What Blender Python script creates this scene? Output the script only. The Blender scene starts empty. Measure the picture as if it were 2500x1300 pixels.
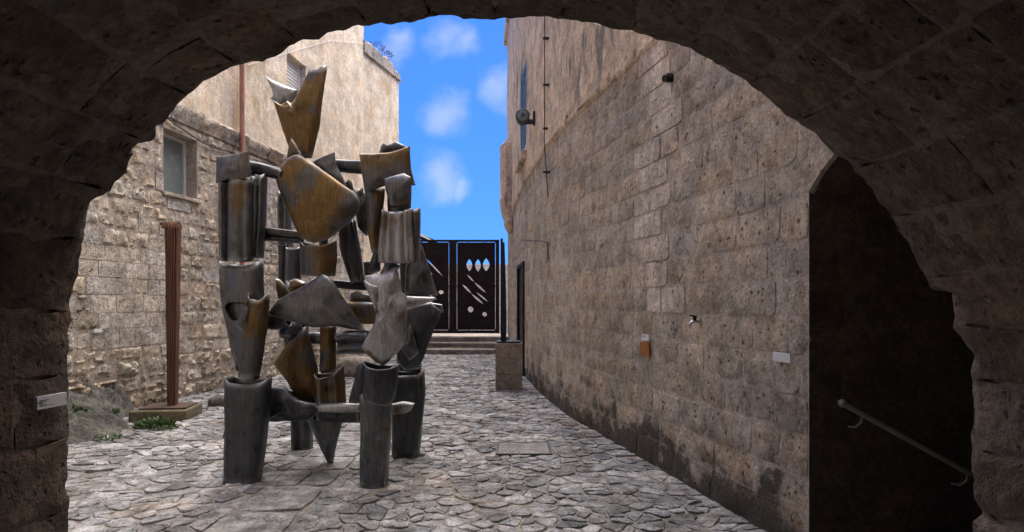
import bpy, bmesh, math, random
import numpy as np
from mathutils import Vector, noise as mnoise
random.seed(7)
rng = np.random.default_rng(7)
SC = bpy.context.scene
COL = SC.collection
# ------------------------------------------------------------------ camera
F = 1600.0            # focal length in photograph pixels (2500 px wide)
CX, HY, EYE = 1250.0, 740.0, 1.6
cam = bpy.data.cameras.new('camera'); camo = bpy.data.objects.new('camera', cam); COL.objects.link(camo)
cam.sensor_width = 36; cam.lens = F/2500*36; cam.shift_y = (HY-650)/2500
cam.clip_start = .02; cam.clip_end = 2000
camo.location = (0, 0, EYE); camo.rotation_euler = (math.pi/2, 0, 0)
SC.camera = camo
# ------------------------------------------------------------------ light
SUN_EL, SUN_AZ = 57, 36          # azimuth clockwise from +Y (view direction)
SUN_STR, SKY_STR, EXPO = 4.4, .050, 1.35
SUN_ANGLE = 80
SC.view_settings.view_transform = 'Standard'; SC.view_settings.look = 'None'
SC.view_settings.exposure = EXPO; SC.view_settings.gamma = 1
SC.view_settings.use_curve_mapping = False
SC.render.engine = 'CYCLES'
SC.cycles.max_bounces = 5; SC.cycles.diffuse_bounces = 4; SC.cycles.glossy_bounces = 2
SC.cycles.use_denoising = True
SC.cycles.use_adaptive_sampling = True; SC.cycles.adaptive_threshold = .03
SC.cycles.sample_clamp_indirect = 4
def direction(az, el):
    a, e = math.radians(az), math.radians(el)
    return Vector((math.sin(a)*math.cos(e), math.cos(a)*math.cos(e), math.sin(e)))
sl = bpy.data.lights.new('sun', 'SUN'); so = bpy.data.objects.new('sun', sl); COL.objects.link(so)
sl.energy = SUN_STR; sl.angle = math.radians(SUN_ANGLE); sl.color = (1.0, .90, .775)
so.rotation_euler = direction(SUN_AZ, SUN_EL).to_track_quat('Z', 'Y').to_euler(); so.location = (0, 0, 20)
W = bpy.data.worlds.new('World'); SC.world = W; W.use_nodes = True
nt = W.node_tree; nd = nt.nodes; nd.clear()
def wn(t, **k):
    n = nd.new(t)
    for a, b in k.items(): setattr(n, a, b)
    return n
out = wn('ShaderNodeOutputWorld'); bg = wn('ShaderNodeBackground'); bg.inputs[1].default_value = SKY_STR
nt.links.new(bg.outputs[0], out.inputs[0])
sky = wn('ShaderNodeTexSky', sky_type='NISHITA', sun_disc=False, sun_elevation=math.radians(SUN_EL), sun_rotation=math.radians(SUN_AZ),
         altitude=2000, air_density=1.0, dust_density=0.0, ozone_density=3.0)
gam = wn('ShaderNodeGamma'); gam.inputs[1].default_value = .42; nt.links.new(sky.outputs[0], gam.inputs[0])
tint = wn('ShaderNodeMix', data_type='RGBA', blend_type='MULTIPLY'); tint.inputs[0].default_value = 1
SKY_TINT = (.62, 1.75, 4.6, 1)
tint.inputs[7].default_value = SKY_TINT; nt.links.new(gam.outputs[0], tint.inputs[6])
tc = wn('ShaderNodeTexCoord')
def puff(px, py, r):
    d = Vector(((px-CX)/F, 1, (HY-py)/F)).normalized()
    s = wn('ShaderNodeVectorMath', operation='SUBTRACT'); s.inputs[1].default_value = d
    w = wn('ShaderNodeVectorMath', operation='ADD')
    nt.links.new(tc.outputs['Generated'], w.inputs[0]); nt.links.new(warp.outputs[0], w.inputs[1])
    nt.links.new(w.outputs[0], s.inputs[0])
    l = wn('ShaderNodeVectorMath', operation='LENGTH'); nt.links.new(s.outputs[0], l.inputs[0])
    m = wn('ShaderNodeMapRange', interpolation_type='SMOOTHSTEP'); m.inputs[1].default_value = .88*r/F; m.inputs[2].default_value = 0
    m.inputs[3].default_value = 0; m.inputs[4].default_value = 1
    nt.links.new(l.outputs['Value'], m.inputs[0]); return m.outputs[0]
wno = wn('ShaderNodeTexNoise'); wno.inputs['Scale'].default_value = 22; wno.inputs['Detail'].default_value = 4
nt.links.new(tc.outputs['Generated'], wno.inputs['Vector'])
wsub = wn('ShaderNodeVectorMath', operation='SUBTRACT'); wsub.inputs[1].default_value = (.5, .5, .5); nt.links.new(wno.outputs['Color'], wsub.inputs[0])
warp = wn('ShaderNodeVectorMath', operation='SCALE'); warp.inputs['Scale'].default_value = .06; nt.links.new(wsub.outputs[0], warp.inputs[0])
acc = None
for p in ((975, 110, 62), (1085, 92, 70), (1130, 100, 60), (1085, 278, 85), (1215, 215, 80), (1090, 435, 85), (1130, 450, 45)):
    o = puff(*p)
    if acc is None: acc = o
    else:
        m = wn('ShaderNodeMath', operation='MAXIMUM'); nt.links.new(acc, m.inputs[0]); nt.links.new(o, m.inputs[1]); acc = m.outputs[0]
# unseen higher clouds, added partly to whiten the ambient light
hn = wn('ShaderNodeTexNoise'); hn.inputs['Scale'].default_value = 5; hn.inputs['Detail'].default_value = 5
nt.links.new(tc.outputs['Generated'], hn.inputs['Vector'])
hm = wn('ShaderNodeMapRange', interpolation_type='SMOOTHSTEP'); hm.inputs[1].default_value = .52; hm.inputs[2].default_value = .72
nt.links.new(hn.outputs[0], hm.inputs[0])
sx = wn('ShaderNodeSeparateXYZ'); nt.links.new(tc.outputs['Generated'], sx.inputs[0])
hz = wn('ShaderNodeMapRange', interpolation_type='SMOOTHSTEP'); hz.inputs[1].default_value = .45; hz.inputs[2].default_value = .62
nt.links.new(sx.outputs[2], hz.inputs[0])
hmul = wn('ShaderNodeMath', operation='MULTIPLY'); nt.links.new(hm.outputs[0], hmul.inputs[0]); nt.links.new(hz.outputs[0], hmul.inputs[1])
mx = wn('ShaderNodeMath', operation='MAXIMUM'); nt.links.new(acc, mx.inputs[0]); nt.links.new(hmul.outputs[0], mx.inputs[1])
fac = wn('ShaderNodeMath', operation='MULTIPLY'); fac.inputs[1].default_value = .34; nt.links.new(mx.outputs[0], fac.inputs[0])
cm = wn('ShaderNodeMix', data_type='RGBA'); nt.links.new(fac.outputs[0], cm.inputs[0]); nt.links.new(tint.outputs[2], cm.inputs[6])
cm.inputs[7].default_value = (8, 8.1, 8.4, 1)
nt.links.new(cm.outputs[2], bg.inputs[0])
# ------------------------------------------------------------------ materials
def new_mat(name):
    m = bpy.data.materials.new(name); m.use_nodes = True
    return m, m.node_tree.nodes, m.node_tree.links, m.node_tree.nodes['Principled BSDF']
def noise_node(N, L, pos, scale, detail=6, rough=.6, stretch=None):
    n = N.new('ShaderNodeTexNoise'); n.inputs['Scale'].default_value = scale; n.inputs['Detail'].default_value = detail; n.inputs['Roughness'].default_value = rough
    if stretch:
        mp = N.new('ShaderNodeMapping'); mp.inputs['Scale'].default_value = stretch; L.new(pos, mp.inputs[0]); pos = mp.outputs[0]
    L.new(pos, n.inputs['Vector']); return n.outputs[0]
def rangen(N, L, v, a, b, c=0., d=1.):
    m = N.new('ShaderNodeMapRange'); m.interpolation_type = 'SMOOTHSTEP'
    for i, q in enumerate((a, b, c, d)): m.inputs[i+1].default_value = q
    L.new(v, m.inputs[0]); return m.outputs[0]
def mathn(N, L, op, a, b):
    m = N.new('ShaderNodeMath'); m.operation = op
    for i, q in enumerate((a, b)):
        if isinstance(q, (int, float)): m.inputs[i].default_value = q
        else: L.new(q, m.inputs[i])
    return m.outputs[0]
def mixc(N, L, f, a, b, mode='MIX'):
    m = N.new('ShaderNodeMix'); m.data_type = 'RGBA'; m.blend_type = mode
    for s, q in ((0, f), (6, a), (7, b)):
        if isinstance(q, (int, float)): m.inputs[s].default_value = q
        elif isinstance(q, tuple): m.inputs[s].default_value = q+(1,) if len(q) == 3 else q
        else: L.new(q, m.inputs[s])
    return m.outputs[2]
def stone_mat(name, base, pits=.6, algae=None, streak=None, bump=.5, var=.5, fine=70, patch=None, tintattr=True, pit_scale=34):
    m, N, L, B = new_mat(name)
    pos = N.new('ShaderNodeNewGeometry').outputs['Position']
    col = base
    if tintattr:
        at = N.new('ShaderNodeAttribute'); at.attribute_name = 'tint'
        col = mixc(N, L, 1.0, base, at.outputs['Color'], 'MULTIPLY')
    def nodec(scale, detail, rough):
        n = N.new('ShaderNodeTexNoise'); n.inputs['Scale'].default_value = scale; n.inputs['Detail'].default_value = detail; n.inputs['Roughness'].default_value = rough
        L.new(pos, n.inputs['Vector']); sp_ = N.new('ShaderNodeSeparateColor'); L.new(n.outputs['Color'], sp_.inputs[0]); return n, sp_
    bigc, bs = nodec(2.0, 4, .65); midc, ms_ = nodec(9, 4, .7)
    big, wn_, gn = bs.outputs[0], bs.outputs[1], bs.outputs[2]
    mid, pmn = ms_.outputs[0], ms_.outputs[1]
    fin = noise_node(N, L, pos, fine*.5, 5, .78)
    v = rangen(N, L, big, .3, .7, 1-var*.5, 1+var*.35)
    v2 = rangen(N, L, mid, .3, .7, 1-var*.45, 1+var*.35)
    v3 = rangen(N, L, fin, .32, .68, .66, 1.26)
    vv = mathn(N, L, 'MULTIPLY', mathn(N, L, 'MULTIPLY', v, v2), v3)
    cv = N.new('ShaderNodeCombineXYZ')
    for i in range(3): L.new(vv, cv.inputs[i])
    col = mixc(N, L, 1.0, col, cv.outputs[0], 'MULTIPLY')
    col = mixc(N, L, rangen(N, L, wn_, .52, .75, 0, .5), col, mixc(N, L, 1.0, col, (1.12, .86, .62), 'MULTIPLY'))
    col = mixc(N, L, rangen(N, L, gn, .55, .75, 0, .6), col, mixc(N, L, 1.0, col, (.72, .74, .76), 'MULTIPLY'))
    vo = N.new('ShaderNodeTexVoronoi'); vo.inputs['Scale'].default_value = pit_scale
    wv = N.new('ShaderNodeVectorMath'); wv.operation = 'MULTIPLY_ADD'; wv.inputs[1].default_value = (.06,)*3
    L.new(midc.outputs['Color'], wv.inputs[0]); L.new(pos, wv.inputs[2])
    L.new(wv.outputs[0], vo.inputs['Vector'])
    pit = rangen(N, L, vo.outputs['Distance'], .16, .34, 1, 0)
    pm = rangen(N, L, pmn, .46, .62)
    pit = mathn(N, L, 'MULTIPLY', mathn(N, L, 'MULTIPLY', pit, pm), pits)
    col = mixc(N, L, pit, col, mixc(N, L, 1.0, col, (.30, .25, .20), 'MULTIPLY'))
    if patch:                                    # (colour, lo, hi, scale, stretch)
        pn = noise_node(N, L, pos, patch[3], 5, .68, patch[4])
        col = mixc(N, L, rangen(N, L, pn, patch[1], patch[2]), col, patch[0])
    sp = N.new('ShaderNodeSeparateXYZ'); L.new(pos, sp.inputs[0])
    if algae:                                    # damp black growth in patches along the foot of the wall
        an = noise_node(N, L, pos, 2.1, 5, .7)
        hh = mathn(N, L, 'ADD', mathn(N, L, 'MULTIPLY', sp.outputs[2], -1.0/algae), mathn(N, L, 'MULTIPLY', an, 2.6))
        col = mixc(N, L, rangen(N, L, hh, .66, 1.12, 0, .88), col, (.032, .031, .027))
    L.new(col, B.inputs['Base Color'])
    B.inputs['Roughness'].default_value = .92; B.inputs['Specular IOR Level'].default_value = .25
    h = mathn(N, L, 'ADD', mathn(N, L, 'MULTIPLY', fin, .35), mathn(N, L, 'MULTIPLY', mid, .9))
    h = mathn(N, L, 'SUBTRACT', h, mathn(N, L, 'MULTIPLY', pit, .8))
    bp = N.new('ShaderNodeBump'); bp.inputs['Strength'].default_value = bump; bp.inputs['Distance'].default_value = .03
    L.new(h, bp.inputs['Height']); L.new(bp.outputs[0], B.inputs['Normal'])
    return m
def plain_mat(name, col, rough=.6, metal=0., var=.25, scale=20, bump=.1, stretch=None):
    m, N, L, B = new_mat(name)
    pos = N.new('ShaderNodeNewGeometry').outputs['Position']
    n = noise_node(N, L, pos, scale, 5, .65, stretch)
    c2 = tuple(min(1, c*(1+var)) for c in col); c1 = tuple(c*(1-var) for c in col)
    L.new(mixc(N, L, rangen(N, L, n, .3, .7), c1, c2), B.inputs['Base Color'])
    L.new(rangen(N, L, n, .3, .7, rough*.85, min(1, rough*1.15)), B.inputs['Roughness']); B.inputs['Metallic'].default_value = metal
    if bump:
        bp = N.new('ShaderNodeBump'); bp.inputs['Strength'].default_value = bump; bp.inputs['Distance'].default_value = .01
        L.new(n, bp.inputs['Height']); L.new(bp.outputs[0], B.inputs['Normal'])
    return m
def zinc_mat(name, grey, brown, amount, rough=.42, metal=.85, seed=0.):
    m, N, L, B = new_mat(name)
    g = N.new('ShaderNodeNewGeometry'); off = N.new('ShaderNodeVectorMath'); off.operation = 'ADD'; off.inputs[1].default_value = (seed, seed*.7, seed*1.3)
    L.new(g.outputs['Position'], off.inputs[0]); pos = off.outputs[0]
    big = noise_node(N, L, pos, 2.6, 3, .5)
    patch_ = rangen(N, L, big, .62-amount*.3, .74-amount*.3)
    streak = noise_node(N, L, pos, 60, 3, .6, (1, 1, .07))
    blot = noise_node(N, L, pos, 6.5, 6, .7)
    spk = noise_node(N, L, pos, 120, 2, .5)
    col = mixc(N, L, patch_, grey, brown)
    lt = rangen(N, L, blot, .5, .72, 0, .75)
    col = mixc(N, L, lt, col, mixc(N, L, 1.0, col, (1.9, 1.95, 2.05), 'MULTIPLY'))
    dk = rangen(N, L, blot, .30, .46, .8, 0)
    col = mixc(N, L, dk, col, mixc(N, L, 1.0, col, (.35, .35, .38), 'MULTIPLY'))
    sv = rangen(N, L, streak, .3, .7, .72, 1.3); cv = N.new('ShaderNodeCombineXYZ')
    for i in range(3): L.new(sv, cv.inputs[i])
    col = mixc(N, L, .7, col, mixc(N, L, 1.0, col, cv.outputs[0], 'MULTIPLY'))
    col = mixc(N, L, rangen(N, L, spk, .68, .76, 0, .5), col, (.5, .48, .45))
    rim_light = rangen(N, L, g.outputs['Pointiness'], .525, .62, 0, .7)
    col = mixc(N, L, rim_light, col, (.42, .43, .45))  # edges lightened to paint in the light that rims catch
    L.new(col, B.inputs['Base Color']); B.inputs['Metallic'].default_value = metal
    L.new(rangen(N, L, blot, .3, .7, rough*.75, rough*1.35), B.inputs['Roughness'])
    h = mathn(N, L, 'ADD', mathn(N, L, 'MULTIPLY', streak, .25), blot)
    bp = N.new('ShaderNodeBump'); bp.inputs['Strength'].default_value = .16; bp.inputs['Distance'].default_value = .02
    L.new(h, bp.inputs['Height']); L.new(bp.outputs[0], B.inputs['Normal'])
    return m
M = {}
M['left'] = stone_mat('left_wall_stone', (.56, .485, .39), pits=1.0, bump=1.3, var=.75)
M['leftup'] = stone_mat('left_upper_stone', (.74, .63, .49), pits=.35, bump=.35, var=.4, patch=((.46, .35, .23), .52, .66, 1.0, (1, 1, .6)))
M['right'] = stone_mat('right_wall_stone', (.455, .385, .305), pits=1.0, bump=.7, var=.6, algae=.80, pit_scale=17, patch=((.47, .425, .365), .56, .70, 2.6, (1, 1, 1)))
M['plaster'] = stone_mat('weathered_plaster', (.60, .475, .355), pits=.3, bump=.45, var=.6, tintattr=False, patch=((.20, .175, .15), .545, .64, 1.0, (1, 1.6, .55)))
M['mortar'] = stone_mat('lime_mortar', (.42, .36, .30), pits=.3, bump=.7, var=.5, tintattr=False)
M['mortar_right'] = stone_mat('lime_mortar_right', (.46, .40, .34), pits=.3, bump=.6, var=.4, tintattr=False, algae=.6)
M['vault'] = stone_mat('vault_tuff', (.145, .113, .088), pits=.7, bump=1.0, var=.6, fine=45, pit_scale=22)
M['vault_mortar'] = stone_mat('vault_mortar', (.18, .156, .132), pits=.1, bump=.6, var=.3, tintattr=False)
M['stairwell'] = stone_mat('stairwell_stone_shaded', (.085, .064, .048), pits=.5, bump=.6, var=.5)  # wall stone darkened, its shade painted into the base colour
M['paving'] = stone_mat('paving_limestone', (.335, .337, .345), pits=.9, bump=1.0, var=.95, pit_scale=40, fine=90)
M['joint'] = stone_mat('paving_joint', (.26, .24, .215), pits=.3, bump=.9, var=.7, tintattr=False)
M['ground'] = stone_mat('ground_earth', (.36, .33, .29), pits=.2, bump=.6, var=.5, tintattr=False)
M['rock'] = stone_mat('grey_rock', (.135, .13, .115), pits=.6, bump=1.6, var=.7, tintattr=False, patch=((.10, .12, .06), .60, .72, 4, (1, 1, 1)))
M['pedestal'] = stone_mat('pedestal_stone', (.28, .23, .175), pits=.6, bump=.6, var=.5)
M['steps'] = stone_mat('step_stone', (.26, .225, .19), pits=.5, bump=.7, var=.7, tintattr=False, patch=((.10, .09, .08), .55, .7, 2.2, (.5, 1, 2)))
M['pale'] = stone_mat('pale_far_stone', (.62, .56, .48), pits=.3, bump=.4, var=.35)
M['parapet'] = stone_mat('stained_parapet', (.36, .33, .30), pits=.4, bump=.5, var=.6, tintattr=False, patch=((.10, .10, .10), .55, .68, 2.2, (1, 1, .5)))
M['zinc'] = zinc_mat('zinc_grey', (.122, .126, .135), (.14, .10, .052), .16, rough=.38)
M['zinc_brown'] = zinc_mat('zinc_brown', (.10, .10, .105), (.155, .100, .043), .75, rough=.46, seed=3.1)
M['zinc_dark'] = zinc_mat('zinc_dark', (.066, .069, .076), (.08, .06, .04), -.2, rough=.40, seed=7.7)
M['zinc_light'] = zinc_mat('zinc_light', (.36, .363, .37), (.22, .16, .10), .25, rough=.5, seed=5.3)
M['corten'] = plain_mat('corten_steel', (.12, .055, .032), .65, .35, .35, 14, .15, (1, 1, .15))
M['corten_plate'] = plain_mat('corten_plate', (.085, .05, .04), .7, .2, .3, 14, .15)
M['gate'] = plain_mat('rusted_gate_steel', (.010, .0035, .0028), .85, .0, .4, 6, .1)
M['black'] = plain_mat('black_steel', (.018, .019, .022), .5, .5, .3, 12, .05)
M['blade'] = plain_mat('blue_black_steel', (.03, .04, .055), .38, .8, .3, 12, .05)
M['white'] = plain_mat('white_painted', (.74, .74, .74), .5, 0, .05, 12, 0)
M['label'] = plain_mat('label_card', (.70, .71, .74), .5, 0, .03, 12, 0)
M['ink'] = plain_mat('label_print', (.05, .05, .06), .7, 0, .1, 12, 0)
M['orange'] = plain_mat('orange_plaque', (.34, .12, .022), .6, .1, .2, 18, .1)
M['pipe'] = plain_mat('terracotta_pipe', (.36, .17, .11), .6, 0, .3, 7, .1, (1, 1, .4))
M['chrome'] = plain_mat('chrome', (.55, .55, .55), .22, 1, .1, 20, 0)
M['cable'] = plain_mat('dark_cable', (.04, .035, .03), .7, 0, .2, 20, 0)
M['whitecable'] = plain_mat('white_cable', (.7, .68, .64), .7, 0, .1, 20, 0)
M['frame'] = plain_mat('window_frame_grey', (.58, .57, .55), .55, 0, .1, 12, 0)
M['blueframe'] = plain_mat('window_frame_blue', (.12, .26, .36), .4, 0, .1, 12, 0)
M['glass'] = plain_mat('window_glass', (.17, .20, .20), .25, .0, .08, 3, 0)
M['rail'] = plain_mat('handrail_paint', (.24, .23, .18), .45, 0, .1, 12, 0)
M['leaf'] = plain_mat('weed_leaf', (.055, .10, .025), .6, 0, .45, 25, 0)
M['dryleaf'] = plain_mat('dry_weed', (.12, .10, .05), .8, 0, .4, 25, 0)
M['iron'] = plain_mat('cast_iron_frame', (.07, .07, .07), .6, .5, .3, 20, .2)
M['coverfill'] = stone_mat('cover_infill', (.25, .245, .24), pits=.8, bump=.6, var=.5, tintattr=False, pit_scale=50)
# ------------------------------------------------------------------ helpers
def P(px, py, Y): return Vector(((px-CX)*Y/F, Y, EYE-(py-HY)*Y/F))
def G(px, py): return P(px, py, EYE*F/(py-HY))
def proj(v): return (CX+v[0]/v[1]*F, HY-(v[2]-EYE)/v[1]*F)
def mesh_obj(name, verts, faces, mat, parent=None, tint=None, smooth=None, center=False):
    me = bpy.data.meshes.new(name)
    verts = [tuple(v) for v in verts]
    o = bpy.data.objects.new(name, me)
    if center:
        c = np.mean(np.array(verts), axis=0); verts = (np.array(verts)-c).tolist(); o.location = c
    me.from_pydata(verts, [], faces); me.materials.append(M[mat] if isinstance(mat, str) else mat)
    if True:
        tint = (1., 1., 1.) if tint is None else tint
        a = me.attributes.new('tint', 'FLOAT_COLOR', 'POINT')
        t = np.ones((len(verts), 4), dtype=np.float32); t[:, :3] = tint
        a.data.foreach_set('color', t.ravel())
    if smooth is not None:
        me.shade_smooth()
        if smooth < 180: me.set_sharp_from_angle(angle=math.radians(smooth))
    COL.objects.link(o)
    if parent is not None: o.parent = parent
    return o
def root(name, label, cat, loc=(0, 0, 0), group=None):
    o = bpy.data.objects.new(name, None); COL.objects.link(o); o.empty_display_size = .2
    o['label'] = label; o['category'] = cat
    if group: o['group'] = group
    return o
def tag(o, label, cat, group=None, kind=None):
    o['label'] = label; o['category'] = cat
    if group: o['group'] = group
    if kind: o['kind'] = kind
    return o
def structure(o, label=None):
    o['kind'] = 'structure'
    if label: o['label'] = label
    return o
def box_geo(x0, x1, y0, y1, z0, z1, bev=0.):
    v = [(x, y, z) for x in (x0, x1) for y in (y0, y1) for z in (z0, z1)]
    f = [(0, 1, 3, 2), (4, 6, 7, 5), (0, 4, 5, 1), (2, 3, 7, 6), (0, 2, 6, 4), (1, 5, 7, 3)]
    return v, f
def bevel_box(name, x0, x1, y0, y1, z0, z1, mat, parent=None, bev=.006, seg=2, rough=0., tint=None, cuts=0):
    bm = bmesh.new(); v, f = box_geo(x0, x1, y0, y1, z0, z1)
    bv = [bm.verts.new(q) for q in v]
    for q in f: bm.faces.new([bv[i] for i in q])
    if bev: bmesh.ops.bevel(bm, geom=bm.edges[:], offset=bev, segments=seg, profile=.5, affect='EDGES')
    if cuts: bmesh.ops.subdivide_edges(bm, edges=bm.edges[:], cuts=cuts, use_grid_fill=True)
    bmesh.ops.recalc_face_normals(bm, faces=bm.faces[:])
    if rough:
        for q in bm.verts: q.co += Vector(mnoise.noise_vector(q.co*6))*rough
    me = bpy.data.meshes.new(name); bm.to_mesh(me); bm.free()
    me.materials.append(M[mat])
    if tint is not None:
        a = me.attributes.new('tint', 'FLOAT_COLOR', 'POINT'); t = np.ones((len(me.vertices), 4), dtype=np.float32); t[:, :3] = tint
        a.data.foreach_set('color', t.ravel())
    o = bpy.data.objects.new(name, me); COL.objects.link(o)
    if parent is not None: o.parent = parent
    return o
def tube_path(name, pts, r, mat, parent=None, n=8, cap=True):
    pts = [Vector(p) for p in pts]; rs = r if isinstance(r, (list, tuple)) else [r]*len(pts)
    V, Fc = [], []; up = None
    for i, p in enumerate(pts):
        t = (pts[min(i+1, len(pts)-1)]-pts[max(i-1, 0)]).normalized()
        if up is None:
            up = t.orthogonal().normalized()
        u = (up-t*up.dot(t)).normalized(); up = u; w = t.cross(u)
        for k in range(n):
            a = 2*math.pi*k/n; V.append(p+(u*math.cos(a)+w*math.sin(a))*rs[i])
    for i in range(len(pts)-1):
        for k in range(n):
            Fc.append((i*n+k, i*n+(k+1) % n, (i+1)*n+(k+1) % n, (i+1)*n+k))
    if cap: Fc += [tuple(range(n))[::-1], tuple((len(pts)-1)*n+k for k in range(n))]
    return mesh_obj(name, V, Fc, mat, parent, smooth=45)
def nz(x, y, z, oct_=3):
    return mnoise.fractal(Vector((x, y, z)), 1.0, 2.1, oct_)
def in_poly(x, y, poly):
    c = False; j = len(poly)-1
    for i in range(len(poly)):
        xi, yi = poly[i]; xj, yj = poly[j]
        if (yi > y) != (yj > y) and x < (xj-xi)*(y-yi)/(yj-yi)+xi: c = not c
        j = i
    return c
# outline of the arch opening against the courtyard (photograph pixels, far arris of the vault)
PROFILE = [(163,1560),(161,1430),(160,1300),(162,1270),(159,1180),(164,1100),(161,1020),(160,900),(163,800),(167,740),(178,690),(190,640),(203,580),(210,520),(220,487),(240,478),(262,466),(285,440),(303,418),(312,395),(323,375),(318,362),(335,350),(362,346),(378,338),(383,318),(376,305),(400,290),(430,255),(455,228),(482,210),(510,188),(545,168),(575,157),(590,150),(640,145),(676,139),(680,128),(705,108),(740,94),(770,90),(800,78),(840,70),(880,62),(920,57),(960,53),(1010,52),(1040,45),(1070,36),(1110,34),(1140,42),(1170,48),(1200,44),(1240,42),(1265,38),(1310,40),(1360,44),(1400,48),(1440,50),(1470,58),(1500,68),(1540,73),(1580,86),(1620,96),(1680,112),(1730,138),(1770,160),(1800,180),(1850,215),(1890,250),(1930,285),(1975,312),(2010,340),(2050,378),(2075,395),(2100,425),(2130,458),(2150,490),(2185,530),(2195,560),(2215,590),(2240,635),(2262,670),(2280,703),(2292,708),(2328,709),(2332,725),(2330,760),(2336,800),(2352,828),(2378,855),(2381,870),(2378,920),(2380,1000),(2376,1050),(2374,1100),(2382,1214),(2403,1251),(2381,1273),(2380,1310),(2384,1430),(2382,1560)]
def visible(v):
    if v[1] < 2.7: return False
    x, y = proj(v)
    return 0 < x < 2500 and 0 < y < 1300 and in_poly(x, y, PROFILE)
class Path:
    def __init__(s, pts, side):
        s.p = [np.array(q, float) for q in pts]; s.side = side
        s.d = [0.]
        for a, b in zip(s.p, s.p[1:]): s.d.append(s.d[-1]+np.linalg.norm(b-a))
        s.L = s.d[-1]; s.N = []
        segn = []
        for a, b in zip(s.p, s.p[1:]):
            t = (b-a)/np.linalg.norm(b-a); segn.append(np.array((t[1], -t[0]))*side)
        for i in range(len(s.p)):
            n = segn[max(0, i-1)]+segn[min(len(segn)-1, i)]; s.N.append(n/np.linalg.norm(n))
    def at(s, q):
        i = 0
        while i < len(s.d)-2 and q > s.d[i+1]: i += 1
        f = (q-s.d[i])/(s.d[i+1]-s.d[i])
        return s.p[i]+(s.p[i+1]-s.p[i])*f, s.N[i]*(1-min(1, max(0, f)))+s.N[i+1]*min(1, max(0, f))
    def map(s, q, z, d):
        p, n = s.at(q); return (p[0]+n[0]*d, p[1]+n[1]*d, z)
    def s_of_px(s, px):
        best = min((abs(CX+s.at(q)[0][0]/s.at(q)[0][1]*F-px), q) for q in np.linspace(0, s.L, 2500)); return best[1]
    def s_of_Y(s, Y):
        return min((abs(s.at(q)[0][1]-Y), q) for q in np.linspace(0, s.L, 2500))[1]
def block_geo(mapf, s0, s1, z0, z1, prot, rough, gap, step, seed, freq=6., ragged=.008, depth=.07, chip=0.):
    a0, a1, b0, b1 = s0+gap, s1-gap, z0+gap, z1-gap
    nx = max(2, int(math.ceil((a1-a0)/step))); nzz = max(2, int(math.ceil((b1-b0)/step)))
    V, Fc = [], []
    drop = .002+rough*.45
    for j in range(nzz+1):
        for i in range(nx+1):
            u, w = a0+(a1-a0)*i/nx, b0+(b1-b0)*j/nzz
            e = (i in (0, nx)) or (j in (0, nzz))
            r = nz(u*freq+seed*3.1, w*freq-seed*1.7, seed)
            d = prot+rough*r
            if e:
                d -= drop
                c = 2.5 if (i in (0, nx)) and (j in (0, nzz)) else 1
                rr = ragged*(.5+nz(u*9, w*9, seed+5, 2))*c
                u += rr if i == 0 else (-rr if i == nx else 0)
                w += rr if j == 0 else (-rr if j == nzz else 0)
            V.append(mapf(u, w, d))
    W1 = nx+1
    for j in range(nzz):
        for i in range(nx): Fc.append((j*W1+i, j*W1+i+1, (j+1)*W1+i+1, (j+1)*W1+i))
    per = [i for i in range(nx+1)]+[j*W1+nx for j in range(1, nzz+1)]+[nzz*W1+i for i in range(nx-1, -1, -1)]+[j*W1 for j in range(nzz-1, 0, -1)]
    base = len(V)
    for k in per:
        i, j = k % W1, k//W1
        V.append(mapf(a0+(a1-a0)*i/nx, b0+(b1-b0)*j/nzz, -depth))
    n = len(per)
    for k in range(n): Fc.append((per[k], base+k, base+(k+1) % n, per[(k+1) % n]))
    return V, Fc
class Mass:
    def __init__(s): s.V, s.F, s.T = [], [], []
    def add(s, V, Fc, t):
        o = len(s.V); s.V += V; s.F += [tuple(i+o for i in f) for f in Fc]; s.T += [t]*len(V)
    def build(s, name, mat, parent, flip=False):
        if not s.V: return None
        o = mesh_obj(name, s.V, s.F, mat, parent, tint=np.array(s.T)); o['kind'] = 'stuff'; return o
def place_blocks(blocks, name, matf, parent, limit=300):
    """blocks: list of (V, F, tint, mat, area). The `limit` largest in view become single parts, the rest one part."""
    order = sorted(range(len(blocks)), key=lambda i: -blocks[i][4])
    masses = {}
    for k, i in enumerate(order):
        V, Fc, t, mat, a = blocks[i]
        if k < limit and a > 0: mesh_obj(name, V, Fc, mat, parent, tint=t, smooth=40, center=True)
        else: masses.setdefault(mat, Mass()).add(V, Fc, t)
    for mat, ms in masses.items():
        o = ms.build(name+'s_small', mat, parent)
def area_px(V):
    c = np.mean(np.array(V), axis=0)
    if not visible(c): return 0
    q = [proj(v) for v in V if v[1] > .3]
    xs = [a for a, b in q]; ys = [b for a, b in q]
    return (max(xs)-min(xs))*(max(ys)-min(ys))
def divide(breaks, h, jit=.0):
    zs = []
    for a, b in zip(breaks, breaks[1:]):
        n = max(1, round((b-a)/h)); e = [a+(b-a)*k/n for k in range(n)]
        for k in range(1, n): e[k] += random.uniform(-jit, jit)
        zs += e
    return zs+[breaks[-1]]
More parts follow.
